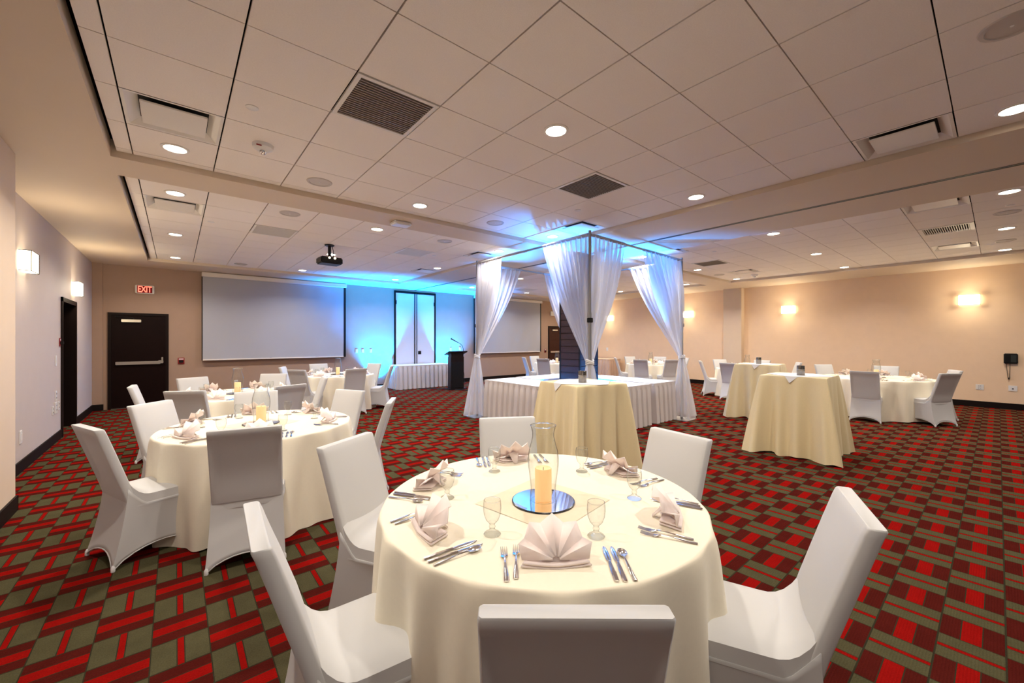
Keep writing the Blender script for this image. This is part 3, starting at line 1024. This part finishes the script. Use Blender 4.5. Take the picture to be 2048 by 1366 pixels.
# ------------------------------------------------------------------ lectern
t = thing('lectern', 'dark wooden lectern standing in front of the blue-lit wall', 'lectern', (6.80, 10.95, 0), radians(-14))
obj('base_plate', nb(-0.30, 0.30, -0.22, 0.24, 0.0, 0.03, bev=0.006), 'lectern_wood', t)
b = bmesh.new()
obj('body', nb(-0.21, 0.21, -0.17, 0.17, 0.03, 1.02, bev=0.004), 'lectern_wood', t)
obj('front_panel', nb(-0.19, 0.19, -0.178, -0.168, 0.05, 0.86), 'plastic_black', t)
b = bmesh.new()
v = [b.verts.new(p) for p in ((-0.30, -0.24, 1.17), (0.30, -0.24, 1.17), (0.30, 0.26, 1.06), (-0.30, 0.26, 1.06), (-0.30, -0.24, 1.20), (0.30, -0.24, 1.20), (0.30, 0.26, 1.09), (-0.30, 0.26, 1.09))]
for f in ((3, 2, 1, 0), (4, 5, 6, 7), (0, 1, 5, 4), (1, 2, 6, 5), (2, 3, 7, 6), (3, 0, 4, 7)):
    b.faces.new([v[i] for i in f])
obj('reading_top', b, 'lectern_wood', t)
b = bmesh.new()
v = [b.verts.new(p) for p in ((-0.20, -0.16, 1.02), (0.20, -0.16, 1.02), (0.20, 0.16, 1.02), (-0.20, 0.16, 1.02), (-0.20, -0.16, 1.16), (0.20, -0.16, 1.16), (0.20, 0.16, 1.09), (-0.20, 0.16, 1.09))]
for f in ((3, 2, 1, 0), (4, 5, 6, 7), (0, 1, 5, 4), (1, 2, 6, 5), (2, 3, 7, 6), (3, 0, 4, 7)):
    b.faces.new([v[i] for i in f])
obj('neck', b, 'lectern_wood', t)
t = thing('microphone', 'black gooseneck microphone on the lectern', 'microphone', (6.80, 10.95, 1.185), radians(-14))
b = bmesh.new(); tube(b, [(0.20, -0.14, -0.005), (0.20, -0.14, 0.06), (0.18, -0.12, 0.17), (0.12, -0.06, 0.25), (0.05, 0.0, 0.29)], 0.008, 8)
obj('gooseneck', b, 'plastic_black', t, True)
b = bmesh.new(); tube(b, [(0.06, -0.01, 0.285), (0.0, 0.04, 0.325), (-0.09, 0.11, 0.385)], [0.013, 0.014, 0.018], 10)
obj('handle', b, 'plastic_black', t, True)
b = bmesh.new(); bmesh.ops.create_uvsphere(b, u_segments=12, v_segments=8, radius=0.026, matrix=Matrix.Translation((-0.105, 0.12, 0.395)))
obj('head', b, 'plastic_black', t, True)
b = bmesh.new(); lathe(b, [(0.0, 0.0), (0.03, 0.0), (0.03, 0.012), (0.0, 0.014)], 16, (0.20, -0.14, -0.012))
obj('base', b, 'plastic_black', t, True)
o = obj('floor_cable', tube(bmesh.new(), [(5.9, 11.72, 0.008), (6.3, 11.35, 0.008), (6.75, 10.62, 0.008), (6.9, 9.9, 0.008), (7.2, 9.2, 0.008)], 0.018, 8), 'plastic_black', None, True)
tag(o, 'black cable lying on the carpet in front of the lectern', 'cord')


# ------------------------------------------------------------------ chairs
def make_chair():
    t = thing('banquet_chair', '', 'chair')
    # backrest: slab leaning back, rounded
    W2, zt, zb, th = 0.212, 0.955, 0.47, 0.052
    rows = []
    prof = [(zb - 0.04, -0.195), (0.50, -0.213), (0.58, -0.237), (0.70, -0.275), (0.82, -0.313), (0.885, -0.334), (0.908, -0.3415), (0.925, -0.347), (zt - 0.006, -0.3565), (zt, -0.358)]
    def outline(w, y, z, k, bulge):
        pts = []
        c = 0.007
        nx = 17
        for i in range(nx):                      # front face
            x = -w + c + (2 * w - 2 * c) * i / (nx - 1)
            pts.append((x, y + th / 2 * k + bulge * (1 - (x / w) ** 2), z))
        pts.append((w, y + th / 2 * k - c * k, z)); pts.append((w, y - th / 2 * k + c * k, z))
        for i in range(nx):
            x = w - c - (2 * w - 2 * c) * i / (nx - 1)
            pts.append((x, y - th / 2 * k + 0.016 * k * min(1, max(0, (1 - abs(x) / w - 0.06) / 0.09)) * (1 if 0.5 < z < 0.90 else 0.0), z))
        pts.append((-w, y - th / 2 * k + c * k, z)); pts.append((-w, y + th / 2 * k - c * k, z))
        return pts
    for i, (z, y) in enumerate(prof):
        w = W2 - 0.004 * (zt - z)
        k = 1.0 if i < len(prof) - 1 else 0.88
        if i == len(prof) - 1:
            w -= 0.003
        rows.append(outline(w, y, z, k, 0.016 * sin(pi * min(1, max(0, (z - 0.45) / 0.5)))))
    b = bmesh.new(); V = grid(b, rows, closed=True)
    b.faces.new(V[0][::-1]); b.faces.new(V[-1])
    obj('backrest', b, 'spandex', t, smooth=50)
    # seat: cushion with crowned top, blended up to the backrest
    rows = []
    NX, NY = 12, 16
    for j in range(NY + 1):
        v = j / NY
        y = -0.215 + 0.465 * v
        row = []
        for i in range(NX + 1):
            u = i / NX * 2 - 1
            w = 0.205 + 0.020 * v
            z = 0.468 + 0.012 * (1 - u ** 4) * sin(pi * min(1, v * 1.05)) - 0.030 * max(0, (v - 0.80) / 0.20) ** 2.2
            z += 0.115 * max(0, (0.30 - v) / 0.30) ** 2.4
            row.append((u * w, y, z - 0.012 * (abs(u) ** 10)))
        rows.append(row)
    b = bmesh.new(); V = grid(b, rows)
    edge = [V[0][i] for i in range(NX + 1)] + [V[j][NX] for j in range(1, NY + 1)] + [V[NY][i] for i in range(NX - 1, -1, -1)] + [V[j][0] for j in range(NY - 1, 0, -1)]
    low = [b.verts.new((v.co.x * 1.02, v.co.y * 1.005, 0.385)) for v in edge]
    for i in range(len(edge)):
        j = (i + 1) % len(edge)
        b.faces.new((edge[i], edge[j], low[j], low[i]))
    obj('seat', b, 'spandex', t, smooth=42)
    # skirt: stretched from the seat rim to four foot pockets
    top = [(-0.212, -0.215), (0.212, -0.215), (0.231, 0.252), (-0.231, 0.252)]
    bot = [(-0.232, -0.305), (0.232, -0.305), (0.234, 0.255), (-0.234, 0.255)]
    n = 18
    NJ = 16
    rows = []
    for j in range(NJ + 1):
        s = j / NJ
        row = []
        for e in range(4):
            a, c = top[e], top[(e + 1) % 4]
            p, q = bot[e], bot[(e + 1) % 4]
            for i in range(n):
                w = i / n
                ztop = 0.40
                if e == 0:
                    ztop = 0.52 - 0.0 * w
                if e == 1:
                    ztop = 0.40 + 0.12 * max(0, 1 - w * 5)
                if e == 3:
                    ztop = 0.40 + 0.12 * max(0, (w - 0.8) * 5)
                arch = (0.085, 0.095, 0.085, 0.095)[e] * (1 - (2 * w - 1) ** 2) ** 0.75
                zb_ = 0.004 + arch
                z = ztop * (1 - s) + zb_ * s
                fl = s ** (1.7 if e in (0,) else 1.45)
                tx, ty = a[0] + (c[0] - a[0]) * w, a[1] + (c[1] - a[1]) * w
                bx, by = p[0] + (q[0] - p[0]) * w, p[1] + (q[1] - p[1]) * w
                x, y = tx + (bx - tx) * fl, ty + (by - ty) * fl
                inw = 0.050 * (1 - (2 * w - 1) ** 2) * s ** 0.8 * (1 - 0.35 * s)
                cx, cy = 0, -0.03
                if e in (0, 2):
                    y += inw * (1 if e == 0 else -1) * 0.9
                else:
                    x += inw * (-1 if e == 1 else 1)
                row.append((x, y, z))
        rows.append(row)
    b = bmesh.new(); grid(b, rows, closed=True)
    sk = obj('skirt', b, 'spandex', t, smooth=60)
    md = sk.modifiers.new('thick', 'SOLIDIFY'); md.thickness = 0.004; md.offset = -1
    hem = bmesh.new(); tube(hem, rows[-1][::2], 0.004, 6, closed=True)
    obj('hem', hem, 'spandex', sk, True)
    for (x, y) in bot:
        b = bmesh.new()
        lathe(b, [(0.0, 0.0), (0.011, 0.0), (0.013, 0.006), (0.012, 0.03), (0.004, 0.045)], 10)
        obj('foot', b, 'linen_white', t, True, loc=(x * 0.965, y * 0.970, 0))
    return Proto(t)


CH = make_chair()

TABLE = {1: (1.40, 1.456, 0.765), 2: (0.61, 4.38, 0.765), 3: (0.69, 7.05, 0.765), 4: (2.82, 9.55, 0.765), 5: (11.2, 1.62, 0.90), 6: (12.05, 4.40, 0.765), 7: (10.1, 9.72, 0.765), 8: (12.0, 7.30, 0.765)}
TN = {1: 'round table by the canopy highboy', 2: 'round table by the pale wall', 3: 'round table by the EXIT door', 4: 'round table by the lectern',
      5: 'round table by the wall phone', 6: 'round table by the tan pilaster', 7: 'round table behind the dark column', 8: 'round table by the skirted buffet'}
CHAIR = {1: [(0.67, 0.59), (1.87, 0.32), (2.45, 1.29), (1.94, 2.39), (0.78, 2.47), (0.20, 1.53)],
         2: [(0.36, 3.22), (-0.46, 3.95), (-0.18, 5.09), (0.71, 5.43), (1.58, 4.88), (1.62, 3.80)],
         3: [(-0.43, 7.11), (0.08, 6.01), (0.20, 8.09), (1.32, 8.09), (1.16, 5.92), (1.83, 6.89)],
         4: [(1.79, 10.01), (1.83, 8.85), (2.71, 10.75), (2.85, 8.42), (3.84, 10.01), (3.85, 8.97)],
         5: [(9.95, 1.61), (10.52, 0.54), (11.7, 0.53), (12.4, 1.62), (12.0, 2.70)],
         6: [(11.43, 5.40), (12.67, 5.40), (10.89, 4.43), (13.22, 4.42), (12.61, 3.35)],
         7: [(9.06, 10.27), (10.16, 10.94), (8.92, 9.2)],
         8: [(11.25, 8.15), (12.44, 8.40), (10.78, 6.9), (13.11, 7.61), (11.42, 6.25), (13.1, 6.7)]}


def side(ang):
    a = math.degrees(ang) % 360
    names = ['tan wall side', 'corner by screens and tan wall', 'screen side', 'corner by screens and pale wall', 'pale wall side',
             'pale wall corner away from screens', 'side away from screens', 'tan wall corner away from screens']
    return names[int(((a + 22.5) % 360) // 45)]


# ------------------------------------------------------------------ round tables
def round_table(k):
    cx, cy, R = TABLE[k]
    t = thing('round_table', 'banquet table under the cloth, the ' + TN[k], 'table', (cx, cy, 0), 0, 'round banquet tables')
    b = bmesh.new(); lathe(b, [(0.0, 0.725), (R - 0.02, 0.725), (R - 0.012, 0.74), (R - 0.02, 0.757), (0.0, 0.757)], 40)
    obj('tabletop', b, 'plank', t, True)
    b = bmesh.new(); lathe(b, [(0.0, 0.0), (0.28, 0.0), (0.28, 0.02), (0.04, 0.05), (0.04, 0.725), (0.0, 0.725)], 20)
    obj('pedestal', b, 'pipe', t, True)
    rnd = random.Random(40 + k)
    nf = rnd.choice((11, 12, 13))
    p = [rnd.uniform(0, 6.28) for _ in range(6)]
    NI = 256
    ridges = []
    a_ = rnd.uniform(0, 0.4)
    while a_ < 2 * pi + 0.1:
        ridges.append((a_, rnd.uniform(0.055, 0.10), rnd.uniform(0.035, 0.085)))
        a_ += rnd.uniform(0.26, 0.50)
    rows = []
    for r in (0.0, 0.3, 0.6, 0.9, 0.97, 0.985):
        rows.append([((r * R) * cos(2 * pi * i / NI), (r * R) * sin(2 * pi * i / NI), 0.765) for i in range(NI)])
    rows = rows[1:]
    for s in (0.0, 0.008, 0.02, 0.05, 0.10, 0.18, 0.28, 0.40, 0.54, 0.68, 0.82, 0.93, 1.0):
        z0 = 0.765 - 0.752 * s
        row = []
        for i in range(NI):
            a = 2 * pi * i / NI
            f = 0.0
            for ra, rw, rh in ridges:
                dd = (a - ra + pi) % (2 * pi) - pi
                dd += 0.03 * sin(3 * s + ra * 5)
                if abs(dd) < 0.4:
                    w_ = rw * (1.25 - 0.25 * s)
                    f += rh * math.exp(-(dd / w_) ** 2) - 0.30 * rh * math.exp(-((abs(dd) - 0.17) / 0.07) ** 2)
            am = s ** 0.55
            edge = 0.0 if s > 0.012 else -0.006 * (1 - s / 0.012) ** 2
            rr = R + edge + 0.005 * min(1, s * 20) + 0.012 * s + am * f
            row.append((rr * cos(a), rr * sin(a), z0 + (0.012 * sin(5 * a + p[5]) * s)))
        rows.append(row)
    b = bmesh.new(); V = grid(b, rows, closed=True)
    c = b.verts.new((0, 0, 0.765))
    for i in range(NI):
        b.faces.new((V[0][i], V[0][(i + 1) % NI], c))
    o = obj('tablecloth', b, 'linen_cream', None, smooth=60, loc=(cx, cy, 0.001))
    tag(o, 'cream cloth hanging to the floor over the ' + TN[k], 'tablecloth', 'round tablecloths')


for k in TABLE:
    round_table(k)
    for (x, y) in CHAIR[k]:
        cx, cy, R = TABLE[k]
        d = Vector((cx - x, cy - y)); d.normalize()
        CH.put((x + d.x * 0.355, y + d.y * 0.355, 0), atan2(d.y, d.x) - pi / 2,
               'white chair at the ' + TN[k] + ', ' + side(atan2(-d.y, -d.x)), 'chairs at the ' + TN[k])

# ------------------------------------------------------------------ table settings
ZTOP = 0.7665
# overlay, mirror, hurricane, candle
b = bmesh.new()
rows = []
for j in range(13):
    rows.append([(-0.232 + 0.464 * i / 12, -0.232 + 0.464 * j / 12, 0.001 + 0.0012 * (1 + sin(i * 1.3 + j)) * (1 if 0 < i < 12 and 0 < j < 12 else 0.3)) for i in range(13)])
grid(b, rows)
me_top = mesh_of(b, 'table_topper', 'linen_topper', 60)
t = thing('mirror_disc', '', 'mirror')
b = bmesh.new(); lathe(b, [(0.0, 0.0065), (0.146, 0.0065)], 56); obj('mirror_face', b, 'mirror', t)
b = bmesh.new(); lathe(b, [(0.146, 0.0065), (0.150, 0.005), (0.151, 0.0), (0.0, 0.0)], 56); obj('rim', b, 'mirror_edge', t, True)
MD = Proto(t)
prof = [(0.058, 0.0), (0.064, 0.006), (0.062, 0.03), (0.060, 0.06), (0.066, 0.11), (0.0735, 0.17), (0.074, 0.20), (0.069, 0.24), (0.058, 0.28), (0.0525, 0.305), (0.053, 0.325), (0.058, 0.345), (0.062, 0.358)]
b = bmesh.new(); lathe(b, prof, 48)
t = thing('hurricane_glass', '', 'vase')
obj('glass_body', b, 'glass', t, True)
b = bmesh.new(); tube(b, [(0.061 * cos(a), 0.061 * sin(a), 0.358) for a in [2 * pi * i / 40 for i in range(40)]], 0.0022, 6, closed=True)
obj('rim', b, 'glass_solid', t, True)
HG = Proto(t)
t = thing('pillar_candle', '', 'candle')
b = bmesh.new(); lathe(b, [(0.0, 0.0), (0.040, 0.0), (0.0405, 0.01), (0.0405, 0.148), (0.038, 0.153), (0.033, 0.150), (0.012, 0.142), (0.0, 0.141)], 36)
obj('wax', b, 'candle_wax', t, True)
b = bmesh.new(); tube(b, [(0, 0, 0.140), (0.001, 0, 0.156)], 0.0015, 6); obj('wick', b, 'plastic_black', t)
PC = Proto(t)
# goblet
t = thing('water_goblet', '', 'glass')
pr = [(0.016, 0.048), (0.026, 0.060), (0.034, 0.082), (0.0365, 0.105), (0.0355, 0.125), (0.0335, 0.138)]
b = bmesh.new(); lathe(b, pr, 32); obj('bowl', b, 'glass', t, True)
b = bmesh.new(); tube(b, [(0.0328 * cos(a), 0.0328 * sin(a), 0.138) for a in [2 * pi * i / 32 for i in range(32)]], 0.0011, 6, closed=True); obj('rim', b, 'glass_solid', t, True)
b = bmesh.new(); lathe(b, [(0.0, 0.0), (0.033, 0.0), (0.0345, 0.003), (0.030, 0.008), (0.016, 0.015), (0.010, 0.024), (0.0135, 0.032), (0.010, 0.040), (0.016, 0.050)], 28); obj('stem', b, 'glass', t, True)
GB = Proto(t)


# napkin fan: local +y points to the table centre, -y to the chair
def make_napkin():
    t = thing('fan_napkin', '', 'napkin')
    b = bmesh.new()
    n = 5
    rows_in, rows_out = [], []
    tilt = radians(40)
    for i in range(2 * n + 1):
        a = radians(4) + (pi - radians(8)) * i / (2 * n)
        zig = 0.020 if i % 2 else -0.014
        rad = 0.120 + 0.030 * sin(a) + (0.008 if i % 2 else -0.004)
        px, py = rad * cos(a), rad * sin(a)
        for rr, lst, zk in ((0.10, rows_in, 0.12), (1.0, rows_out, 1.0)):
            x = px * rr
            up = py * rr
            nrm = zig * zk
            lst.append((x, up * cos(tilt) - nrm * sin(tilt) - 0.010, 0.013 + up * sin(tilt) + nrm * cos(tilt) + 0.012))
    mid = [tuple((a + c) / 2 for a, c in zip(p, q)) for p, q in zip(rows_in, rows_out)]
    grid(b, [rows_in, mid, rows_out])
    fan = obj('fan', b, 'napkin', t, smooth=25)
    md = fan.modifiers.new('thick', 'SOLIDIFY'); md.thickness = 0.004
    # folded base layers
    for k, (z, w) in enumerate(((0.004, 0.122), (0.013, 0.116))):
        b = bmesh.new()
        rows = []
        for j in range(7):
            v = j / 6
            rows.append([((-1 + 2 * i / 10) * w * (1 - 0.35 * v), -0.022 + 0.012 * abs(-1 + 2 * i / 10) + 0.085 * v, z + 0.006 * abs(-1 + 2 * i / 10) ** 2 + 0.001 * k) for i in range(11)])
        grid(b, rows)
        o = obj('base_fold', b, 'napkin', t, smooth=40)
        md = o.modifiers.new('thick', 'SOLIDIFY'); md.thickness = 0.006
    # support tail behind the fan
    b = bmesh.new()
    grid(b, [[(-0.05, 0.004, 0.014), (0.0, 0.004, 0.016), (0.05, 0.004, 0.014)], [(-0.03, 0.055, 0.055), (0.0, 0.055, 0.062), (0.03, 0.055, 0.055)], [(-0.012, 0.105, 0.004), (0.0, 0.105, 0.006), (0.012, 0.105, 0.004)]])
    o = obj('tail_fold', b, 'napkin', t, smooth=40)
    md = o.modifiers.new('thick', 'SOLIDIFY'); md.thickness = 0.004
    return Proto(t)


NK = make_napkin()


def flat_strip(b, st, thick):
    """stations (y, half width, z centre) -> thin bar"""
    rows = []
    for y, w, z in st:
        rows.append([(-w, y, z), (-w * 0.6, y, z + thick), (w * 0.6, y, z + thick), (w, y, z), (w * 0.6, y, z - thick * 0.4), (-w * 0.6, y, z - thick * 0.4)])
    V = grid(b, rows, closed=True)
    b.faces.new(V[0][::-1]); b.faces.new(V[-1])


def make_cutlery():
    out = {}
    t = thing('dinner_fork', '', 'fork')
    b = bmesh.new(); flat_strip(b, [(-0.105, 0.007, 0.003), (-0.10, 0.009, 0.003), (-0.06, 0.0075, 0.005), (-0.01, 0.004, 0.009), (0.025, 0.0035, 0.009), (0.035, 0.008, 0.007), (0.045, 0.0125, 0.004), (0.055, 0.013, 0.003)], 0.0022)
    obj('handle', b, 'chrome', t, True)
    for x in (-0.0105, -0.0035, 0.0035, 0.0105):
        b = bmesh.new(); flat_strip(b, [(0.053, 0.0022, 0.003), (0.08, 0.0018, 0.003), (0.105, 0.0011, 0.007)], 0.0016)
        for v in b.verts:
            v.co.x += x
        obj('tine', b, 'chrome', t, True)
    out['fork'] = Proto(t)
    t = thing('table_knife', '', 'knife')
    b = bmesh.new(); flat_strip(b, [(-0.11, 0.006, 0.004), (-0.105, 0.0085, 0.004), (-0.05, 0.0085, 0.0045), (0.0, 0.006, 0.0045), (0.008, 0.006, 0.004)], 0.0035)
    obj('handle', b, 'chrome', t, True)
    b = bmesh.new(); flat_strip(b, [(0.004, 0.006, 0.004), (0.02, 0.009, 0.004), (0.07, 0.0095, 0.0035), (0.10, 0.007, 0.003), (0.112, 0.002, 0.003)], 0.0012)
    obj('blade', b, 'chrome', t, True)
    out['knife'] = Proto(t)
    t = thing('dessert_spoon', '', 'spoon')
    b = bmesh.new(); flat_strip(b, [(-0.10, 0.006, 0.003), (-0.095, 0.008, 0.003), (-0.05, 0.006, 0.005), (0.0, 0.0035, 0.009), (0.035, 0.0035, 0.008)], 0.002)
    obj('handle', b, 'chrome', t, True)
    b = bmesh.new(); rows = []
    for j in range(7):
        r = j / 6
        rows.append([(0.0185 * r * cos(a), 0.064 + 0.029 * r * sin(a), 0.0015 + 0.0075 * r * r) for a in [2 * pi * i / 20 for i in range(20)]])
    grid(b, rows[1:], closed=True)
    c = b.verts.new((0, 0.064, 0.0015)); b.verts.ensure_lookup_table()
    ring = [b.verts[i] for i in range(20)]
    for i in range(20):
        b.faces.new((ring[i], ring[(i + 1) % 20], c))
    o = obj('bowl', b, 'chrome', t, True)
    md = o.modifiers.new('thick', 'SOLIDIFY'); md.thickness = 0.0012
    out['spoon'] = Proto(t)
    return out


CUT = make_cutlery()
CENTER = {1: (1.36, 1.40)}
for k, (cx, cy, R) in TABLE.items():
    rnd = random.Random(90 + k)
    mx_, my_ = CENTER.get(k, (cx, cy))
    o = obj('table_topper', me_top, None, loc=(mx_, my_, ZTOP)); o.rotation_euler = (0, 0, radians(9.5 if k == 1 else rnd.uniform(0, 80)))
    tag(o, 'small ivory square cloth at the centre of the ' + TN[k], 'cloth', 'square toppers')
    MD.put((mx_, my_, ZTOP + 0.0035), 0, 'round mirror disc at the centre of the ' + TN[k], 'mirror discs')
    HG.put((mx_, my_, ZTOP + 0.010), 0, 'curved clear hurricane glass on the ' + TN[k], 'hurricane glasses')
    p = PC.put((mx_, my_, ZTOP + 0.011), 0, 'glowing pillar candle inside the hurricane glass of the ' + TN[k], 'pillar candles')
    for (x, y) in CHAIR[k]:
        out = Vector((x - cx, y - cy)); out.normalize()
        ang = atan2(out.y, out.x)
        right = Vector((-out.y, out.x))
        rz0 = ang + pi / 2          # local +y points to the table centre
        q = R - 0.765
        sd = side(ang)
        def P(r_out, r_right):
            v = out * (r_out + q) + right * r_right
            return (cx + v.x, cy + v.y, ZTOP)
        j = lambda s: rnd.uniform(-s, s)
        NK.put(P(0.635 + j(0.015), 0.03 + j(0.03)), rz0 + j(0.22 if k != 1 else 0.15), 'fan napkin on the ' + TN[k] + ', ' + sd, 'napkins on the ' + TN[k])
        GB.put(P(0.42 + j(0.012), 0.18 + j(0.012)), j(3), 'water goblet on the ' + TN[k] + ', ' + sd, 'goblets on the ' + TN[k])
        if k in (7,):
            continue
        for n, (kind, dx, dy) in enumerate((('fork', -0.165, 0.61), ('fork', -0.128, 0.60), ('knife', 0.195, 0.605), ('knife', 0.225, 0.602), ('spoon', 0.258, 0.605))):
            nm = ('outer fork', 'inner fork', 'inner knife', 'outer knife', 'steel spoon')[n]
            CUT[kind].put(P(dy + j(0.006), dx + j(0.005)), rz0 + j(0.04) + (0.05 if n == 0 else 0), nm + ' on the ' + TN[k] + ', ' + sd, {'fork': 'forks', 'knife': 'knives', 'spoon': 'spoons'}[kind] + ' on the ' + TN[k])


# ------------------------------------------------------------------ highboy cocktail tables
def highboy(k, cx, cy, hw, rz, z, lab, seed):
    t = thing('cocktail_table', 'tall cocktail table under the ' + lab, 'table', (cx, cy, 0), rz)
    b = bmesh.new(); box(b, -hw + 0.01, hw - 0.01, -hw + 0.01, hw - 0.01, z - 0.04, z - 0.008)
    obj('tabletop', b, 'plank', t)
    b = bmesh.new(); lathe(b, [(0.0, 0.0), (0.24, 0.0), (0.24, 0.02), (0.035, 0.05), (0.035, z - 0.04), (0.0, z - 0.04)], 16)
    obj('pedestal', b, 'pipe', t, True)
    rnd = random.Random(seed)
    p = [rnd.uniform(0, 6.28) for _ in range(8)]
    n = 40
    NI = 4 * n
    # square outline walked counter-clockwise with dense sampling near corners
    def sq(i):
        e, w = divmod(i, n)
        w = w / n
        w = 0.5 - 0.5 * cos(pi * w) * (0.55 + 0.45 * abs(cos(pi * w)))
        cs = [(-1, -1), (1, -1), (1, 1), (-1, 1)]
        a, c = cs[e], cs[(e + 1) % 4]
        return a[0] + (c[0] - a[0]) * w, a[1] + (c[1] - a[1]) * w, w, e
    rows = []
    for r in (0.25, 0.6, 0.93):
        rows.append([(sq(i)[0] * hw * r, sq(i)[1] * hw * r, z) for i in range(NI)])
    for s in (0.0, 0.006, 0.016, 0.05, 0.11, 0.2, 0.32, 0.46, 0.62, 0.78, 0.9, 1.0):
        row = []
        for i in range(NI):
            u, v, w, e = sq(i)
            cd = min(w, 1 - w)                                  # distance to corner
            near = max(0.0, 1 - cd / 0.26)
            nx, ny = ((0, -1), (1, 0), (0, 1), (-1, 0))[e]
            # corner cone: fabric stands out diagonally, with a fold hollow on either side
            dl = hypot(u, v)
            dx, dy = u / dl, v / dl
            cone = 0.165 * s ** 0.85 * near ** 1.6
            hol = -0.075 * s ** 0.9 * math.exp(-((cd - 0.20) / 0.07) ** 2) if True else 0
            rip = 0.042 * s ** 0.8 * sin(2 * pi * (2.6 + (e % 2)) * w + p[e]) * (1 - near) + 0.034 * s * sin(2 * pi * 8 * w + p[e + 4]) * near
            off = 0.004 + 0.045 * s + hol + rip
            edge = 1.0 if s > 0.01 else 1 - 0.010 * (1 - s / 0.01)
            x = u * hw * edge + nx * off + dx * cone
            y = v * hw * edge + ny * off + dy * cone
            zz = z - (z - 0.010) * s + (0.012 * sin(3.0 * i / 7 + p[0]) * s if s > 0.9 else 0)
            row.append((x, y, zz))
        rows.append(row)
    b = bmesh.new(); V = grid(b, rows, closed=True)
    c = b.verts.new((0, 0, z))
    for i in range(NI):
        b.faces.new((V[0][i], V[0][(i + 1) % NI], c))
    o = obj('tall_tablecloth', b, 'linen_yellow', None, smooth=60, loc=(cx, cy, 0)); o.rotation_euler = (0, 0, rz)
    tag(o, lab, 'tablecloth', 'tall yellow tablecloths')
    # white square overlay turned a quarter, its points hanging over the edges
    b = bmesh.new()
    dg = hw + 0.13
    fl = 0.075
    V = [b.verts.new(q) for q in ((fl, -hw - 0.004, z + 0.003), (hw + 0.004, -fl, z + 0.003), (hw + 0.004, fl, z + 0.003), (fl, hw + 0.004, z + 0.003), (-fl, hw + 0.004, z + 0.003), (-hw - 0.004, fl, z + 0.003), (-hw - 0.004, -fl, z + 0.003), (-fl, -hw - 0.004, z + 0.003))]
    b.faces.new(V)
    for i, j, tip in ((1, 2, (hw + 0.020, 0.02, z - 0.085)), (5, 6, (-hw - 0.020, 0.02, z - 0.085))):
        b.faces.new((V[i], b.verts.new(tip), V[j]))
    o = obj('white_overlay', b, 'linen_white', None, loc=(cx, cy, 0)); o.rotation_euler = (0, 0, rz)
    md = o.modifiers.new('thick', 'SOLIDIFY'); md.thickness = 0.002; md.offset = 1
    tag(o, 'white square overlay on the ' + lab, 'cloth', 'white overlays')
    return o


HB = [(3.60, 3.06, 0.345, radians(-11), 1.06, 'tall yellow cloth beside the canopy post'),
      (6.63, 1.76, 0.37, radians(2), 1.06, 'tall yellow cloth on the highboy out on the open carpet'),
      (9.08, 3.08, 0.37, radians(8), 1.06, 'tall yellow cloth on the highboy before the tan pilaster')]
t = thing('votive_holder', '', 'candle holder')
b = bmesh.new(); lathe(b, [(0.0, 0.0), (0.044, 0.0), (0.046, 0.004), (0.046, 0.128), (0.044, 0.13), (0.042, 0.128), (0.042, 0.01), (0.0, 0.01)], 28)
obj('cup', b, 'mercury', t, True)
b = bmesh.new(); lathe(b, [(0.0465, 0.070), (0.0468, 0.077), (0.0465, 0.084)], 28); obj('band', b, 'steel', t, True)
b = bmesh.new(); lathe(b, [(0.0, 0.075), (0.030, 0.075), (0.030, 0.01), (0.0, 0.01)], 20); obj('candle', b, 'candle_wax', t, True)
b = bmesh.new(); lathe(b, [(0.0, 0.080), (0.005, 0.088), (0.006, 0.096), (0.003, 0.110), (0.0, 0.12)], 10); obj('flame', b, 'projector_led', t, True)
VO = Proto(t)
VP = [(3.53, 3.00), (6.55, 1.72), (9.02, 3.08)]
for i, (cx, cy, hw, rz, z, lab) in enumerate(HB):
    highboy(i, cx, cy, hw, rz, z, lab, 11 + i)
    VO.put((VP[i][0], VP[i][1], z + 0.006), 0, 'mercury glass votive on the ' + lab, 'votives')
